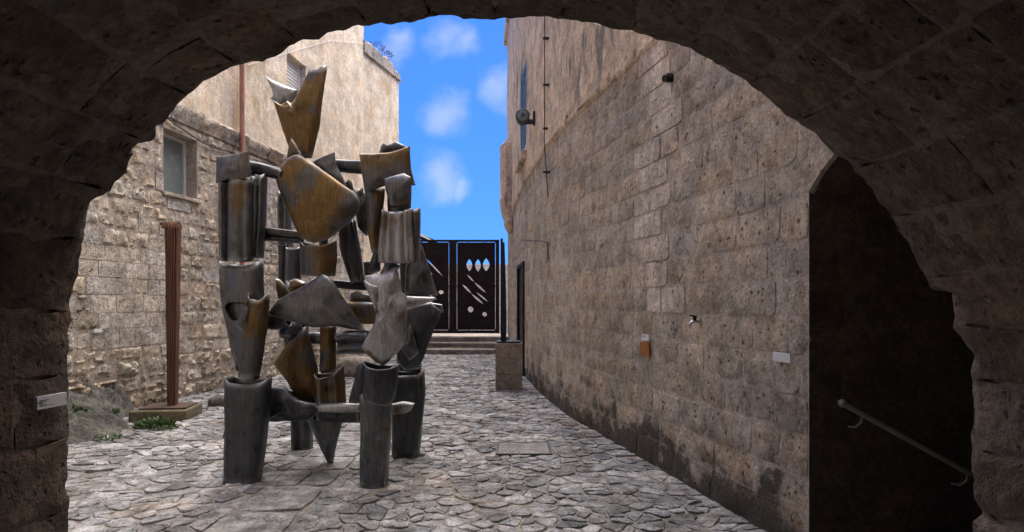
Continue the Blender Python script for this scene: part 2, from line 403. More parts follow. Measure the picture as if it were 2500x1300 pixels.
def core_wall(name, path, z0, z1, openings, mat, parent, off=0., reveal=.3, ds=.6, dz=.6, rough=0., s0=0., s1=None):
    s1 = path.L if s1 is None else s1
    S = set(np.linspace(s0, s1, max(2, int((s1-s0)/ds))).tolist()); Z = set(np.linspace(z0, z1, max(2, int((z1-z0)/dz))).tolist())
    for d in path.d:
        if s0 < d < s1: S.add(d)
    for o in openings: S |= {o[0], o[1]}; Z |= {o[2], o[3]}
    S = sorted(S); Z = sorted(Z); V, Fc, idx = [], [], {}
    def vid(i, j):
        if (i, j) not in idx:
            r = rough*nz(S[i]*1.5, Z[j]*1.5, 3.3) if rough else 0
            idx[(i, j)] = len(V); V.append(path.map(S[i], Z[j], off+r))
        return idx[(i, j)]
    for i in range(len(S)-1):
        for j in range(len(Z)-1):
            sm, zm = (S[i]+S[i+1])/2, (Z[j]+Z[j+1])/2
            if any(o[0] < sm < o[1] and o[2] < zm < o[3] for o in openings): continue
            Fc.append((vid(i, j), vid(i+1, j), vid(i+1, j+1), vid(i, j+1)))
    for o in openings:
        rv = o[4] if len(o) > 4 else reveal
        q = [(o[0], o[2]), (o[1], o[2]), (o[1], o[3]), (o[0], o[3])]
        b = len(V)
        for a, z in q: V.append(path.map(a, z, off)); V.append(path.map(a, z, off-rv))
        for k in range(4): n = (k+1) % 4; Fc.append((b+2*k, b+2*n, b+2*n+1, b+2*k+1))
        Fc.append((b+1, b+3, b+5, b+7))
    return mesh_obj(name, V, Fc, mat, parent, smooth=35 if rough else None)
def path_box(name, path, s0, s1, z0, z1, d0, d1, mat, parent, bev=.0, tint=None):
    q = [path.map(s, z, d) for s in (s0, s1) for d in (d0, d1) for z in (z0, z1)]
    f = [(0, 1, 3, 2), (4, 6, 7, 5), (0, 4, 5, 1), (2, 3, 7, 6), (0, 2, 6, 4), (1, 5, 7, 3)]
    bm = bmesh.new(); bv = [bm.verts.new(x) for x in q]
    for x in f: bm.faces.new([bv[i] for i in x])
    if bev: bmesh.ops.bevel(bm, geom=bm.edges[:], offset=bev, segments=2, profile=.5, affect='EDGES')
    bmesh.ops.recalc_face_normals(bm, faces=bm.faces[:])
    me = bpy.data.meshes.new(name); bm.to_mesh(me); bm.free(); me.materials.append(M[mat])
    if tint is not None:
        a = me.attributes.new('tint', 'FLOAT_COLOR', 'POINT'); t = np.ones((len(me.vertices), 4), dtype=np.float32); t[:, :3] = tint
        a.data.foreach_set('color', t.ravel())
    o = bpy.data.objects.new(name, me); COL.objects.link(o)
    if parent is not None: o.parent = parent
    return o
def rt(lo, hi, warm=.06):
    k = random.uniform(lo, hi); w = random.uniform(-warm, warm)
    return (k*(1+w), k, k*(1-w*1.3))
# ------------------------------------------------------------------ setting: ground and paving
structure(mesh_obj('ground', [(-300, -300, -.06), (300, -300, -.06), (300, 600, -.06), (-300, 600, -.06)], [(0, 1, 2, 3)], 'ground'), 'bare ground round the courtyard')
LEFT = Path([(-6.96+.125*4.0, 4.0), (-4.485, 19.8)], 1)
LEFT2 = Path([(-4.485, 19.8), (-3.86, 22.3)], 1)
RIGHT = Path([(1.858, 4.10), (1.72, 4.80), (1.50, 5.90), (1.18, 7.45), (.80, 9.2), (.60, 10.6), (.45, 12.1), (.24, 14.6), (.04, 18.0), (-.14, 22.3)], -1)
def xl(Y): return -6.96+.125*Y if Y < 19.8 else -4.485+.25*(Y-19.8)
def xr(Y):
    if Y < 4.1: return 2.5
    return float(np.interp(Y, [q[1] for q in RIGHT.p], [q[0] for q in RIGHT.p]))
bedV, bedF = [], []
ys = np.linspace(-4, 20.4, 60); xs = np.linspace(0, 1, 20)
for y in ys:
    for x in xs: bedV.append((-6.6+x*9.6, y, -.006+.012*mnoise.noise(Vector((x*30, y*3, 0)))))
for j in range(len(ys)-1):
    for i in range(len(xs)-1): bedF.append((j*20+i, j*20+i+1, (j+1)*20+i+1, (j+1)*20+i))
paving = structure(mesh_obj('pavement', bedV, bedF, 'joint', smooth=180), 'courtyard floor of irregular pale limestone cobbles')
def clip(poly, a, b, c):          # keep a*x+b*y<=c
    o = []
    for i in range(len(poly)):
        p, q = poly[i], poly[(i+1) % len(poly)]
        dp, dq = a*p[0]+b*p[1]-c, a*q[0]+b*q[1]-c
        if dp <= 0: o.append(p)
        if dp*dq < 0:
            t = dp/(dp-dq); o.append((p[0]+(q[0]-p[0])*t, p[1]+(q[1]-p[1])*t))
    return o
STRIP = (-2.15, -1.60)
blocks = []
def stone_top(poly, seed, t, h=None, inset=.006, r=.03):
    n0 = len(poly)
    if n0 < 3: return
    pa = np.array(poly); c = pa.mean(0)
    ar = .5*abs(np.dot(pa[:, 0], np.roll(pa[:, 1], 1))-np.dot(pa[:, 1], np.roll(pa[:, 0], 1)))
    if ar < .0018: return
    pts = []
    for i in range(n0):
        p, q = pa[i], pa[(i+1) % n0]; L = np.linalg.norm(q-p)
        k = 3 if L > .16 else (2 if L > .07 else 1)
        for m in range(k):
            x = p+(q-p)*(m/k)
            d = x-c; ln = np.linalg.norm(d)+1e-6
            corner = .90 if m == 0 else 1.0
            x = c+d/ln*max(.01, ln*(corner if ln > .05 else .95)-inset-.016*abs(mnoise.noise(Vector((x[0]*14, x[1]*14, seed)))))
            pts.append(x)
    given = h is not None; n = len(pts); h = random.uniform(.000, .012) if h is None else h
    tx, ty = (random.gauss(0, .035), random.gauss(0, .035)) if not given else (random.gauss(0, .006), random.gauss(0, .006))
    V = []
    for k, (f, dz) in enumerate(((1.0, -.03), (.985, -.004), (.88, 0), (.45, .001))):
        for x in pts:
            d = x-c; y = c+d*f
            zz = h+dz+tx*d[0]*f+ty*d[1]*f+(.011*mnoise.noise(Vector((y[0]*15, y[1]*15, seed))) if k else 0)
            V.append((y[0], y[1], zz if k else -.03))
    V.append((c[0], c[1], h+.003)); Fc = []
    for k in range(3):
        for i in range(n): Fc.append((k*n+i, k*n+(i+1) % n, (k+1)*n+(i+1) % n, (k+1)*n+i))
    for i in range(n): Fc.append((3*n+i, 3*n+(i+1) % n, 4*n))
    blocks.append((V, Fc, t, 'paving', area_px(V)))
cell = .148
X0, X1, Y0, Y1 = -6.3, 2.6, 1.5, 20.3
gx, gy = int((X1-X0)/cell), int((Y1-Y0)/cell)
seeds = {}
for j in range(gy):
    for i in range(gx):
        if random.random() < .22: continue
        x, y = X0+(i+.5+(.5 if j % 2 else 0)+random.uniform(-.6, .6))*cell, Y0+(j+.5+random.uniform(-.6, .6))*cell
        if STRIP[0]-.03 < x < STRIP[1]+.03: continue
        if x < xl(y)+.03 or x > xr(y)-.02: continue
        seeds[(i, j)] = (x, y)
for (i, j), (x, y) in seeds.items():
    R = cell*1.5
    poly = [(x-R, y-R), (x+R, y-R), (x+R, y+R), (x-R, y+R)]
    for dj in range(-3, 4):
        for di in range(-3, 4):
            q = seeds.get((i+di, j+dj))
            if q is None or (di == 0 and dj == 0): continue
            a, b = q[0]-x, q[1]-y
            poly = clip(poly, a, b, a*(x+q[0])/2+b*(y+q[1])/2)
            if len(poly) < 3: break
    poly = clip(poly, 1, 0, STRIP[0]) if x < STRIP[0] else clip(poly, -1, 0, -STRIP[1])
    if len(poly) < 3: continue
    k = random.choice((1.0, 1.12, .95, 1.22, .78, .62, .86)) * random.uniform(.92, 1.08)
    w = random.uniform(-.03, .045)
    stone_top(poly, random.random()*50, (k*(1+w), k, k*(1-w)))
y = 1.6
while y < 20.2:
    dy = random.uniform(.42, .85); k = random.uniform(.80, 1.02)
    y1 = min(y+dy, 20.25)
    if random.random() < .45:
        xm = random.uniform(STRIP[0]+.2, STRIP[1]-.2)
        parts = [(STRIP[0], xm), (xm, STRIP[1])]
    else: parts = [STRIP]
    for a, b in parts:
        k2 = k*random.uniform(.93, 1.07)
        stone_top([(a, y), (b, y), (b, y1), (a, y1)], random.random()*50, (k2*1.01, k2, k2*.985), h=random.uniform(.006, .013), inset=.004)
    y = y1
place_blocks(blocks, 'paving_stone', None, paving)
# ------------------------------------------------------------------ left stone house
house = root('stone_house', 'tall pale stone house with rough block wall along the left side', 'building')
w1 = (LEFT.s_of_px(398), LEFT.s_of_px(480), 3.40, 4.44, .28)
w2 = (LEFT.s_of_px(700), LEFT.s_of_px(746), 6.20, 7.30, .22)
core_wall('wall', LEFT, -.05, 4.80, [w1], 'mortar', house, off=.004)
core_wall('upper_wall', LEFT, 4.80, 10.0, [w2], 'leftup', house, off=.004)
blocks = []
zs = divide([0, 3.40, 4.44, 4.63], .25, .035)
def left_blocks(path, zs, upper, smin, openings):
    for a, b in zip(zs, zs[1:]):
        s = smin-random.uniform(0, .4)
        while s < path.L:
            zm = (a+b)/2
            ln = random.uniform(.40, .72) if upper else random.uniform(.24, .62)
            s1 = min(s+ln, path.L); s0 = max(s, 0)
            segs = [(s0, s1)]
            for o in openings:
                if a < o[3]-.02 and b > o[2]+.02:
                    ns = []
                    for (p, q) in segs:
                        if p < o[0]: ns.append((p, min(q, o[0])))
                        if q > o[1]: ns.append((max(p, o[1]), q))
                    segs = [g for g in ns if g[1]-g[0] > .06]
            for p, q in segs:
                if q-p < .06: continue
                c = path.map((p+q)/2, zm, 0); px, py = proj(c)
                if px < 120 or not (-60 < py < 1300): pass
                seed = random.random()*90
                if upper:
                    t = rt(.93, 1.06, .03); V, Fc = block_geo(path.map, p, q, a, b, random.uniform(.007, .009), .002, .0010, .16, seed, 5, .0012)
                    blocks.append((V, Fc, t, 'leftup', area_px(V)))
                    continue
                smooth = (205 < px < 405 and 598 < py < 838 and random.random() < .92) or (525 < px < 580 and 770 < py < 890) or (px > 640 and random.random() < .55) or random.random() < .12
                if zm < .75: smooth = False
                if smooth:
                    t = rt(.92, 1.06, .03); t = (t[0]*.96, t[1]*.99, t[2]*1.07)
                    V, Fc = block_geo(path.map, p, q, a, b, random.uniform(.012, .022), .005, .003, .12, seed, 4, .003)
                else:
                    t = rt(.80, 1.10, .05); rg = random.uniform(.022, .055) if zm > .8 else random.uniform(.05, .09)
                    V, Fc = block_geo(path.map, p, q, a, b, random.uniform(.004, .03), rg, random.uniform(.002, .007), .046, seed, 11, .022)
                blocks.append((V, Fc, t, 'left', area_px(V)))
            s += ln
left_blocks(LEFT, zs, False, 3.2, [w1])
left_blocks(LEFT, divide([4.92, 6.20, 7.30, 10.0], .262, .01), True, 5.5, [w2])
place_blocks(blocks, 'stone_block', None, house)
# eroded string course, one piece per moulding stone
s = 4.5
while s < LEFT.L-.02:
    ln = random.uniform(.5, .95); e = min(s+ln, LEFT.L)
    prof = [(0, 4.62), (.05, 4.63), (.075, 4.70), (.10, 4.73), (.135, 4.80), (.15, 4.85), (.12, 4.90), (.03, 4.935), (0, 4.94)]
    V, Fc = [], []; n = 7; sd = random.random()*40; er = random.uniform(.55, 1.05)
    for k in range(n+1):
        q = s+.004+(e-s-.008)*k/n
        for d, z in prof:
            r = nz(q*5, z*9, sd)*.035
            V.append(LEFT.map(q, z+r*.5, d*er+(r if d > 0 else -.05)))
    m = len(prof)
    for k in range(n):
        for i in range(m-1): Fc.append((k*m+i, (k+1)*m+i, (k+1)*m+i+1, k*m+i+1))
    Fc += [tuple(range(m)), tuple(n*m+i for i in range(m))[::-1]]
    mesh_obj('string_course_stone', V, Fc, 'left', house, tint=rt(.85, 1.05, .05), smooth=50)
    s = e
# far end of the house, set at an angle, with a stained parapet
core_wall('end_wall', LEFT2, -.05, 9.18, [], 'leftup', house, off=.004, rough=.0)
bl = blocks; blocks = []
left_blocks(LEFT2, divide([0, 4.9, 9.18], .27, .02), True, 0, [])
place_blocks(blocks, 'end_stone', None, house, 120)
V, Fc = [], []; n = 14
for k in range(n+1):
    q = -.02+(LEFT2.L+.04)*k/n; f = k/n
    top = 9.62-.05*f+.05*nz(f*7, 1, 2)-(.16 if f > .85 else 0)-(.05 if f < .1 else 0)
    for d, z in ((.05, 9.18), (.05, top-.06), (.0, top), (-.3, top+.02), (-.35, 9.18)): V.append(LEFT2.map(q, z, d))
for k in range(n):
    for i in range(4): Fc.append((k*5+i, (k+1)*5+i, (k+1)*5+i+1, k*5+i+1))
Fc += [tuple(range(5)), tuple(n*5+i for i in range(5))[::-1]]
mesh_obj('parapet', V, Fc, 'parapet', house, smooth=30)
path_box('cornice_strip', LEFT2, 0, LEFT2.L+.06, 9.14, 9.20, -.2, .09, 'parapet', house, .01)
# body and roof of the house behind its wall
A, Bq, Cq = LEFT.map(0, 0, -.35), LEFT.map(LEFT.L, 0, -.35), LEFT2.map(LEFT2.L, 0, 0)
V = [(A[0], A[1], -.05), (Bq[0], Bq[1], -.05), (-4.0, 22.32, -.05), (-14, 22.32, -.05), (-14, 4, -.05)]
V += [(x, y_, 9.1) for x, y_, _ in V]
mesh_obj('house_body', V, [(0, 1, 6, 5), (1, 2, 7, 6), (2, 3, 8, 7), (3, 4, 9, 8), (4, 0, 5, 9), (5, 6, 7, 8, 9)], 'leftup', house, tint=(1, 1, 1))
path_box('coping', LEFT, 4, LEFT.L, 10.0, 10.14, -.35, .06, 'parapet', house, .015)
path_box('end_return', LEFT, LEFT.L-.3, LEFT.L, 9.1, 10.0, -.35, -.002, 'leftup', house, 0, tint=(1, 1, 1))
def window(path, o, parent, fr, glass, rv, mull=(), thick=.05, label=None, sill=True, name='window'):
    s0, s1, z0, z1 = o[:4]
    w = bpy.data.objects.new(name, None); COL.objects.link(w); w.parent = parent
    if label: w['label'] = label
    for (a, b, c, d) in ((s0+.005, s0+thick, z0+.005, z1-.005), (s1-thick, s1-.005, z0+.005, z1-.005), (s0+thick, s1-thick, z1-thick, z1-.005), (s0+thick, s1-thick, z0+.005, z0+thick)):
        path_box('frame', path, a, b, c, d, -rv+.01, -rv+.07, fr, w, .006)
    for f in mull:
        sm = s0+(s1-s0)*f; path_box('mullion', path, sm-.018, sm+.018, z0+thick, z1-thick, -rv+.012, -rv+.06, fr, w, .004)
    path_box('pane', path, s0+thick, s1-thick, z0+thick, z1-thick, -rv+.02, -rv+.032, glass, w)
    if sill: path_box('sill', path, s0-.06, s1+.08, z0-.055, z0+.004, -rv+.03, .06, 'left', w, .01, tint=(1.0, .98, .95))
    return w
window(LEFT, w1, house, 'frame', 'glass', .26, (), .06, 'grey framed window in a deep reveal under the string course')
w = window(LEFT, w2, house, 'white', 'white', .20, (), .06, 'small white shuttered window high on the wall', sill=False)
for k in range(12):
    z = w2[2]+.08+k*(w2[3]-w2[2]-.16)/12
    path_box('slat', LEFT, w2[0]+.065, w2[1]-.065, z, z+.055, -.165, -.145, 'frame', w)
# ------------------------------------------------------------------ right house
rh = root('plastered_house', 'tall house with stone lower wall and weathered plaster above along the right side', 'building')
RS = RIGHT.s_of_Y
dS0, dS1 = RIGHT.s_of_px(1281), RIGHT.s_of_px(1266)
bw = (RIGHT.s_of_px(1289), RIGHT.s_of_px(1274), 4.85, 6.65, .06)
door = (dS0, dS1, 0.0, 2.50, .12)
core_wall('wall', RIGHT, -.05, 4.16, [door], 'mortar_right', rh, off=-.001)
sA, sB = RS(9.6), RS(13.0)
for a, b, h, ow in ((0, sA, 8.0, []), (sA, sB, 8.8, []), (sB, RIGHT.L, 10.5, [bw])):  # wall tops step out of view, heights shaped to cut the light
    core_wall('plaster_wall', RIGHT, 4.16, h, ow, 'plaster', rh, off=.03, rough=.035, ds=.3, dz=.3, s0=a, s1=b)
blocks = []
zs = divide([0, 2.50, 4.16], .247, .012)
for a, b in zip(zs, zs[1:]):
    s = -random.uniform(0, .4)
    while s < RIGHT.L:
        ln = random.uniform(.32, .74); p, q = max(s, 0), min(s+ln, RIGHT.L); s += ln; zm = (a+b)/2
        segs = [(p, q)]
        if b <= 2.51:
            segs = [g for g in ((p, min(q, dS0)), (max(p, dS1), q)) if g[1]-g[0] > .06]
        for p, q in segs:
            if q-p < .06: continue
            px, py = proj(RIGHT.map((p+q)/2, zm, 0)); seed = random.random()*90
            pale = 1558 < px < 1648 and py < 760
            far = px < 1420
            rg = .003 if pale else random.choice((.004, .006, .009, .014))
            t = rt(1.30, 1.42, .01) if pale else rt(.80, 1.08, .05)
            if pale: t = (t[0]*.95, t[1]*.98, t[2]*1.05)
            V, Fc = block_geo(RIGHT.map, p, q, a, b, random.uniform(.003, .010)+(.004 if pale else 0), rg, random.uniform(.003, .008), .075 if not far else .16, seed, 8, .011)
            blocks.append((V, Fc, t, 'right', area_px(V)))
place_blocks(blocks, 'stone_block', None, rh)
# broken ledge between the stone and the plaster
s = 0
while s < RIGHT.L-.05:
    e = min(s+random.uniform(.5, .9), RIGHT.L); V, Fc = [], []; sd = random.random()*30; n = 8
    prof = [(-.02, 4.10), (.02, 4.12), (.034, 4.16), (.036, 4.19), (.028, 4.22), (.02, 4.26)]
    for k in range(n+1):
        q = s+(e-s)*k/n
        for d, z in prof:
            r = nz(q*4, z*8, sd)*.035; V.append(RIGHT.map(q, z+r, d+r*.8))
    m = len(prof)
    for k in range(n):
        for i in range(m-1): Fc.append((k*m+i, (k+1)*m+i, (k+1)*m+i+1, k*m+i+1))
    Fc += [tuple(range(m)), tuple(n*m+i for i in range(m))[::-1]]
    mesh_obj('ledge_stone', V, Fc, 'plaster', rh, smooth=60); s = e
# body, cornice, roof
A, Bq = RIGHT.map(0, 0, -.3), RIGHT.map(RIGHT.L, 0, 0)
V = [(2.3, 4.14, 2.75), (Bq[0], 22.3, -.05), (9, 22.3, -.05), (9, 4.14, 2.75)]
pl = [RIGHT.map(RIGHT.L, z, .0) for z in (-.05,)]
V = [(Bq[0]+.0, 22.302, -.05), (9, 22.302, -.05), (9, 22.302, 10.5), (Bq[0], 22.302, 10.5)]
mesh_obj('end_wall', V, [(0, 1, 2, 3)], 'plaster', rh)
for a, b, h in ((0, sA, 7.97), (sA, sB, 8.77), (sB, RIGHT.L, 10.45)):
    q = [a]+[d for d in RIGHT.d if a < d < b]+[b]; e0, e1 = RIGHT.at(a)[0][1], RIGHT.at(b)[0][1]
    roofV = [RIGHT.map(d, h, -.02) for d in q]+[(9, e1, h), (9, e0, h)]
    mesh_obj('roof', roofV, [tuple(range(len(roofV)))], 'parapet', rh)
    x0 = RIGHT.map(a, 0, -.02)[0]
    mesh_obj('gable_wall', [(x0, e0, 3.5), (9, e0, 3.5), (9, e0, h), (x0, e0, h)], [(0, 1, 2, 3)], 'plaster', rh)
path_box('cornice', RIGHT, RS(17.5), RIGHT.L+.08, 10.35, 10.62, -.2, .14, 'plaster', rh, .03)
for k, (a, b) in enumerate(((RS(17.5), RIGHT.L-.2),)):
    path_box('parapet', RIGHT, a, b, 10.62, 11.6, -.3, -.02, 'plaster', rh, .02)
# projecting rounded bay
V, Fc = [], []; m = 9; sc_, hl = RS(18.9), .75
st = [(3.62, .02, .35), (3.66, .12, .5), (3.80, .20, .62), (3.92, .225, .66), (3.98, .20, .64), (4.05, .25, .68), (4.25, .31, .72), (4.45, .33, .75), (4.52, .35, .77), (4.58, .33, .75), (5.98, .33, .75), (6.04, .34, .76), (6.36, .06, .6)]
for z, pr, h in st:
    for k in range(m):
        a = math.pi*k/(m-1); V.append(RIGHT.map(sc_-h*math.cos(a), z+.01*nz(k, z*3, 1), .02+pr*math.sin(a)**.6))
for j in range(len(st)-1):
    for k in range(m-1): Fc.append((j*m+k, j*m+k+1, (j+1)*m+k+1, (j+1)*m+k))
Fc += [tuple(range(m)), tuple((len(st)-1)*m+k for k in range(m))[::-1]]
mesh_obj('bay', V, Fc, 'plaster', rh, smooth=40)
window(RIGHT, bw, rh, 'blueframe', 'glass', .04, (.33, .66), .07, 'tall narrow blue framed window', sill=False)
so_ = path_box('window_sill', RIGHT, bw[0]-.15, bw[1]+.1, 4.55, 4.74, .0, .16, 'plaster', rh, .03)
dr = bpy.data.objects.new('door', None); COL.objects.link(dr); dr.parent = rh; dr['label'] = 'dark metal door behind the pedestal'
path_box('door_leaf', RIGHT, dS0+.03, dS1-.03, .02, 2.47, -.06, -.02, 'black', dr, .004)
for (a, b, c, d) in ((dS0, dS0+.06, 0.01, 2.5), (dS1-.06, dS1, 0.01, 2.5), (dS0+.06, dS1-.06, 2.42, 2.5)):
    path_box('door_frame', RIGHT, a, b, c, d, -.05, .045, 'black', dr, .004)
path_box('handle', RIGHT, dS0+.12, dS0+.24, 1.05, 1.08, -.02, .05, 'black', dr, .005)
# ------------------------------------------------------------------ side stairwell on the right
sw = root('stairwell', 'dark side stairwell opening behind the right pier of the arch', 'stairwell')
SWP = Path([(1.858, 4.106), (5.2, 4.106)], 1)   # wall facing the camera
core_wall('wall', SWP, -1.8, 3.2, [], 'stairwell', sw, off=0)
blocks = []
zs = divide([-1.0, 2.9], .25, .01)
for a, b in zip(zs, zs[1:]):
    s = -random.uniform(0, .3)
    while s < 3.2:
        ln = random.uniform(.3, .62); p, q = max(s, .004), min(s+ln, 3.2); s += ln
        if q-p < .08: continue
        cx, cy = proj(SWP.map((p+q)/2, (a+b)/2, 0))
        if 2290 < cx < 2345 and 940 < cy < 1040: continue
        if 2290 < cx < 2345 and 690 < cy < 790: continue
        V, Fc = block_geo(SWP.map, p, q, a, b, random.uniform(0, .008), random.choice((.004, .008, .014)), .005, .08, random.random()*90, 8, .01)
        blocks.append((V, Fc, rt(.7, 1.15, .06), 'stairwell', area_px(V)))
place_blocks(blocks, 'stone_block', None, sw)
# arched head of the opening in the line of the right wall (runs back towards the arch)
def wall_line(Y): return 1.858+.25*(4.10-Y)
V, Fc = [], []; n = 24
def arch_z(Y): return float(np.interp(-Y, [-4.2, -4.10, -4.05, -3.98, -3.85, -3.6, -3.3, -2.7], [2.2, 2.28, 2.335, 2.40, 2.49, 2.61, 2.70, 2.72]))
for k in range(n+1):
    Y = 4.10-1.40*k/n*.999; X = wall_line(Y); z = arch_z(Y)
    r = .012*nz(k*1.1, 2, 3)
    V += [(X+.03+r, Y, z+r*.5), (X-.005+r, Y, z+.012), (X, Y, z+.05), (X, Y, 3.3), (X, Y, 4.3), (X+.03, Y, 7.95)]
for k in range(n):
    for i in range(5): Fc.append((k*6+i, (k+1)*6+i, (k+1)*6+i+1, k*6+i+1))
mesh_obj('arched_head', V, Fc, 'right', sw, tint=(.95, .95, .95), smooth=40)
V, Fc = [], []
for k in range(n+1):
    Y = 4.112-1.41*k/n; z = arch_z(Y)+.1
    V += [(wall_line(Y)+.02, Y, z-.1), (wall_line(Y)+.5, Y, z-.1), (5.2, Y, z-.9)]
for k in range(n):
    for i in (0, 1): Fc.append((3*k+i, 3*k+i+1, 3*k+i+4, 3*k+i+3))
mesh_obj('stair_vault', V, Fc, 'stairwell', sw, tint=(1, 1, 1), smooth=60)  # underside takes the stone with shade in its colour
for k in range(7):
    bevel_box('step', 2.2+.3*k, 2.52+.3*k, 2.8, 4.10, -1.8, -.15-.17*k if k else -.01, 'steps', sw, .01)
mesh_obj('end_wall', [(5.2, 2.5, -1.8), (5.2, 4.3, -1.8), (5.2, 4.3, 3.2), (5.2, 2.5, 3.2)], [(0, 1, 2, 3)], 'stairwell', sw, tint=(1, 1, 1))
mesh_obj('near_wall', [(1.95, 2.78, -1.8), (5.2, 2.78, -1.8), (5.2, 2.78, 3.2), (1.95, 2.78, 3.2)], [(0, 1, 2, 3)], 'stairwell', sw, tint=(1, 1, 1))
hr = root('handrail', 'pale metal handrail sloping down the dark stairwell wall', 'handrail')
a, b = P(2056, 985, 4.02), P(2440, 1197, 4.02)
tube_path('rail', [a, a+(b-a)*.5, b], .016, 'rail', hr, 10)
bm = bmesh.new(); bmesh.ops.create_uvsphere(bm, u_segments=12, v_segments=8, radius=.026); me = bpy.data.meshes.new('end_knob'); bm.to_mesh(me); bm.free(); me.materials.append(M['rail']); me.shade_smooth()
kn = bpy.data.objects.new('end_knob', me); kn.location = a; COL.objects.link(kn); kn.parent = hr
for f in (.13, .8):
    c = a+(b-a)*f
    tube_path('bracket', [c, c+Vector((-.01, 0, -.05)), c+Vector((-.03, .03, -.085)), c+Vector((-.05, .10, -.09))], .007, 'rail', hr, 8)
# ------------------------------------------------------------------ the archway (vaulted passage we stand in)
ar = root('stone_archway', 'dark rough stone vaulted archway framing the whole view', 'archway')
YF = 2.6
prof = np.array([[(p[0]-CX)*YF/F, EYE-(p[1]-HY)*YF/F] for p in PROFILE])
seg = np.linalg.norm(np.diff(prof, axis=0), axis=1); cum = np.concatenate([[0], np.cumsum(seg)]); TL = cum[-1]
def praw(t): return np.array((np.interp(t, cum, prof[:, 0]), np.interp(t, cum, prof[:, 1])))
sm_t = np.linspace(0, TL, 160); sm_p = np.array([praw(t) for t in sm_t])
for _ in range(26): sm_p[1:-1] = .25*sm_p[:-2]+.5*sm_p[1:-1]+.25*sm_p[2:]
def psm(t): return np.array((np.interp(t, sm_t, sm_p[:, 0]), np.interp(t, sm_t, sm_p[:, 1])))
def vault(t, Y, d):          # d>0 into the passage
    back = YF-Y
    w = math.exp(-max(0, back)/.16)
    a = praw(t)*w+psm(t)*(1-w)
    e = .04; tg = psm(min(TL, t+e))-psm(max(0, t-e)); tg /= np.linalg.norm(tg)+1e-9
    nrm = np.array((tg[1], -tg[0]))        # points inwards (profile runs left foot -> crown -> right foot)
    side = -1 if a[0] < 0 else 1
    a = a+np.array((.055*back*np.clip(a[0]/1.5, -1, 1), 0.02*back*max(0, a[1]-1.6)))
    p = a+nrm*d
    return (p[0], Y, p[1])
blocks = []
ncs = round(TL/.262); tt = np.linspace(0, TL, ncs+1)
for i in range(1, ncs): tt[i] += random.uniform(-.02, .02)
def vblock(t0, t1, y0, y1, far):
    gap = .008; seed = random.random()*90; a0, a1 = t0+gap, t1-gap; b0, b1 = y0+gap, y1-(0 if far else gap)
    na, nb = 14, max(3, int((y1-y0)/.05)); V, Fc = [], []
    rg = random.choice((.006, .010, .014)); pr = random.uniform(.010, .018)
    for j in range(nb+1):
        for i in range(na+1):
            u, y_ = a0+(a1-a0)*i/na, b0+(b1-b0)*j/nb
            if far and j >= nb-1: u = t0+(t1-t0)*i/na
            e = (i in (0, na) and not (far and j >= nb-1)) or j == 0 or (j == nb and not far)
            d = pr+rg*nz(u*7+seed, y_*7, seed)+.004*nz(u*25, y_*25, seed, 2)-(.006 if e else 0)
            if far and j == nb: d = pr*.4+.012*nz(u*16, 3.3, 1.1, 4)
            V.append(vault(u, y_, d))
    Wd = na+1
    for j in range(nb):
        for i in range(na): Fc.append((j*Wd+i, (j+1)*Wd+i, (j+1)*Wd+i+1, j*Wd+i+1))
    per = [i for i in range(Wd)]+[j*Wd+na for j in range(1, nb+1)]+[nb*Wd+i for i in range(na-1, -1, -1)]+[j*Wd for j in range(nb-1, 0, -1)]
    base = len(V)
    for k in per:
        i, j = k % Wd, k//Wd
        V.append(vault(a0+(a1-a0)*i/na, b0+(b1-b0)*j/nb+(0.004*nz(i, seed, 1) if j == nb else 0), -.38 if (far and j == nb) else -.10))
    n_ = len(per)
    for k in range(n_): Fc.append((per[k], per[(k+1) % n_], base+(k+1) % n_, base+k))
    return V, Fc
for i in range(ncs):
    y1 = YF; first = True
    while y1 > -1.6:
        ln = random.uniform(.18, .52) if first and i % 2 else random.uniform(.36, .62); y0 = max(y1-ln, -1.8)
        V, Fc = vblock(tt[i], tt[i+1], y0, y1, first)
        c = np.mean(np.array(V), axis=0); a = 0
        if c[1] > .4:
            x, y_ = proj(c); a = 5e4 if (-200 < x < 2700 and -200 < y_ < 1500) else 0
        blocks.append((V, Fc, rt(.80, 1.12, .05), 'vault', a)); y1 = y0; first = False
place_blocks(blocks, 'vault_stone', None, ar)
V, Fc = [], []
def lambda_off(y_): return .0085 if y_ < 2.5 else -.008
ny = 40; nt_ = 120; yy = np.linspace(YF-.03, -4, ny)
for y_ in yy:
    for t in np.linspace(0, TL, nt_): V.append(vault(t, y_, lambda_off(y_)))
for j in range(ny-1):
    for i in range(nt_-1): Fc.append((j*nt_+i, j*nt_+i+1, (j+1)*nt_+i+1, (j+1)*nt_+i))
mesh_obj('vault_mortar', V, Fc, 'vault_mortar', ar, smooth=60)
# unseen mass of the archway building, its height shaped to block light
ob = []
V, Fc = [], []; ts = np.linspace(0, TL, 80)
for t in ts:
    p = vault(t, YF-.02, -.2); c = np.array((0, 1.2)); d = np.array((p[0], p[2]))-c; d /= np.linalg.norm(d)
    k = min((7.5/abs(d[0])) if abs(d[0]) > 1e-6 else 1e9, (8.4/d[1]) if d[1] > 1e-6 else 1e9)
    q = c+d*k; q[1] = max(q[1], -.05) if p[2] > 0.02 else -.05
    V += [p, (q[0], YF-.02, q[1])]
for i in range(len(ts)-1): Fc.append((2*i, 2*i+1, 2*i+3, 2*i+2))
mesh_obj('courtyard_face', V, Fc, 'left', ar, tint=(.95, .95, .95))
mesh_obj('roof', [(-7.5, -4, 9.6), (7.5, -4, 9.6), (7.5, YF-.02, 9.6), (-7.5, YF-.02, 9.6)], [(0, 1, 2, 3)], 'parapet', ar)
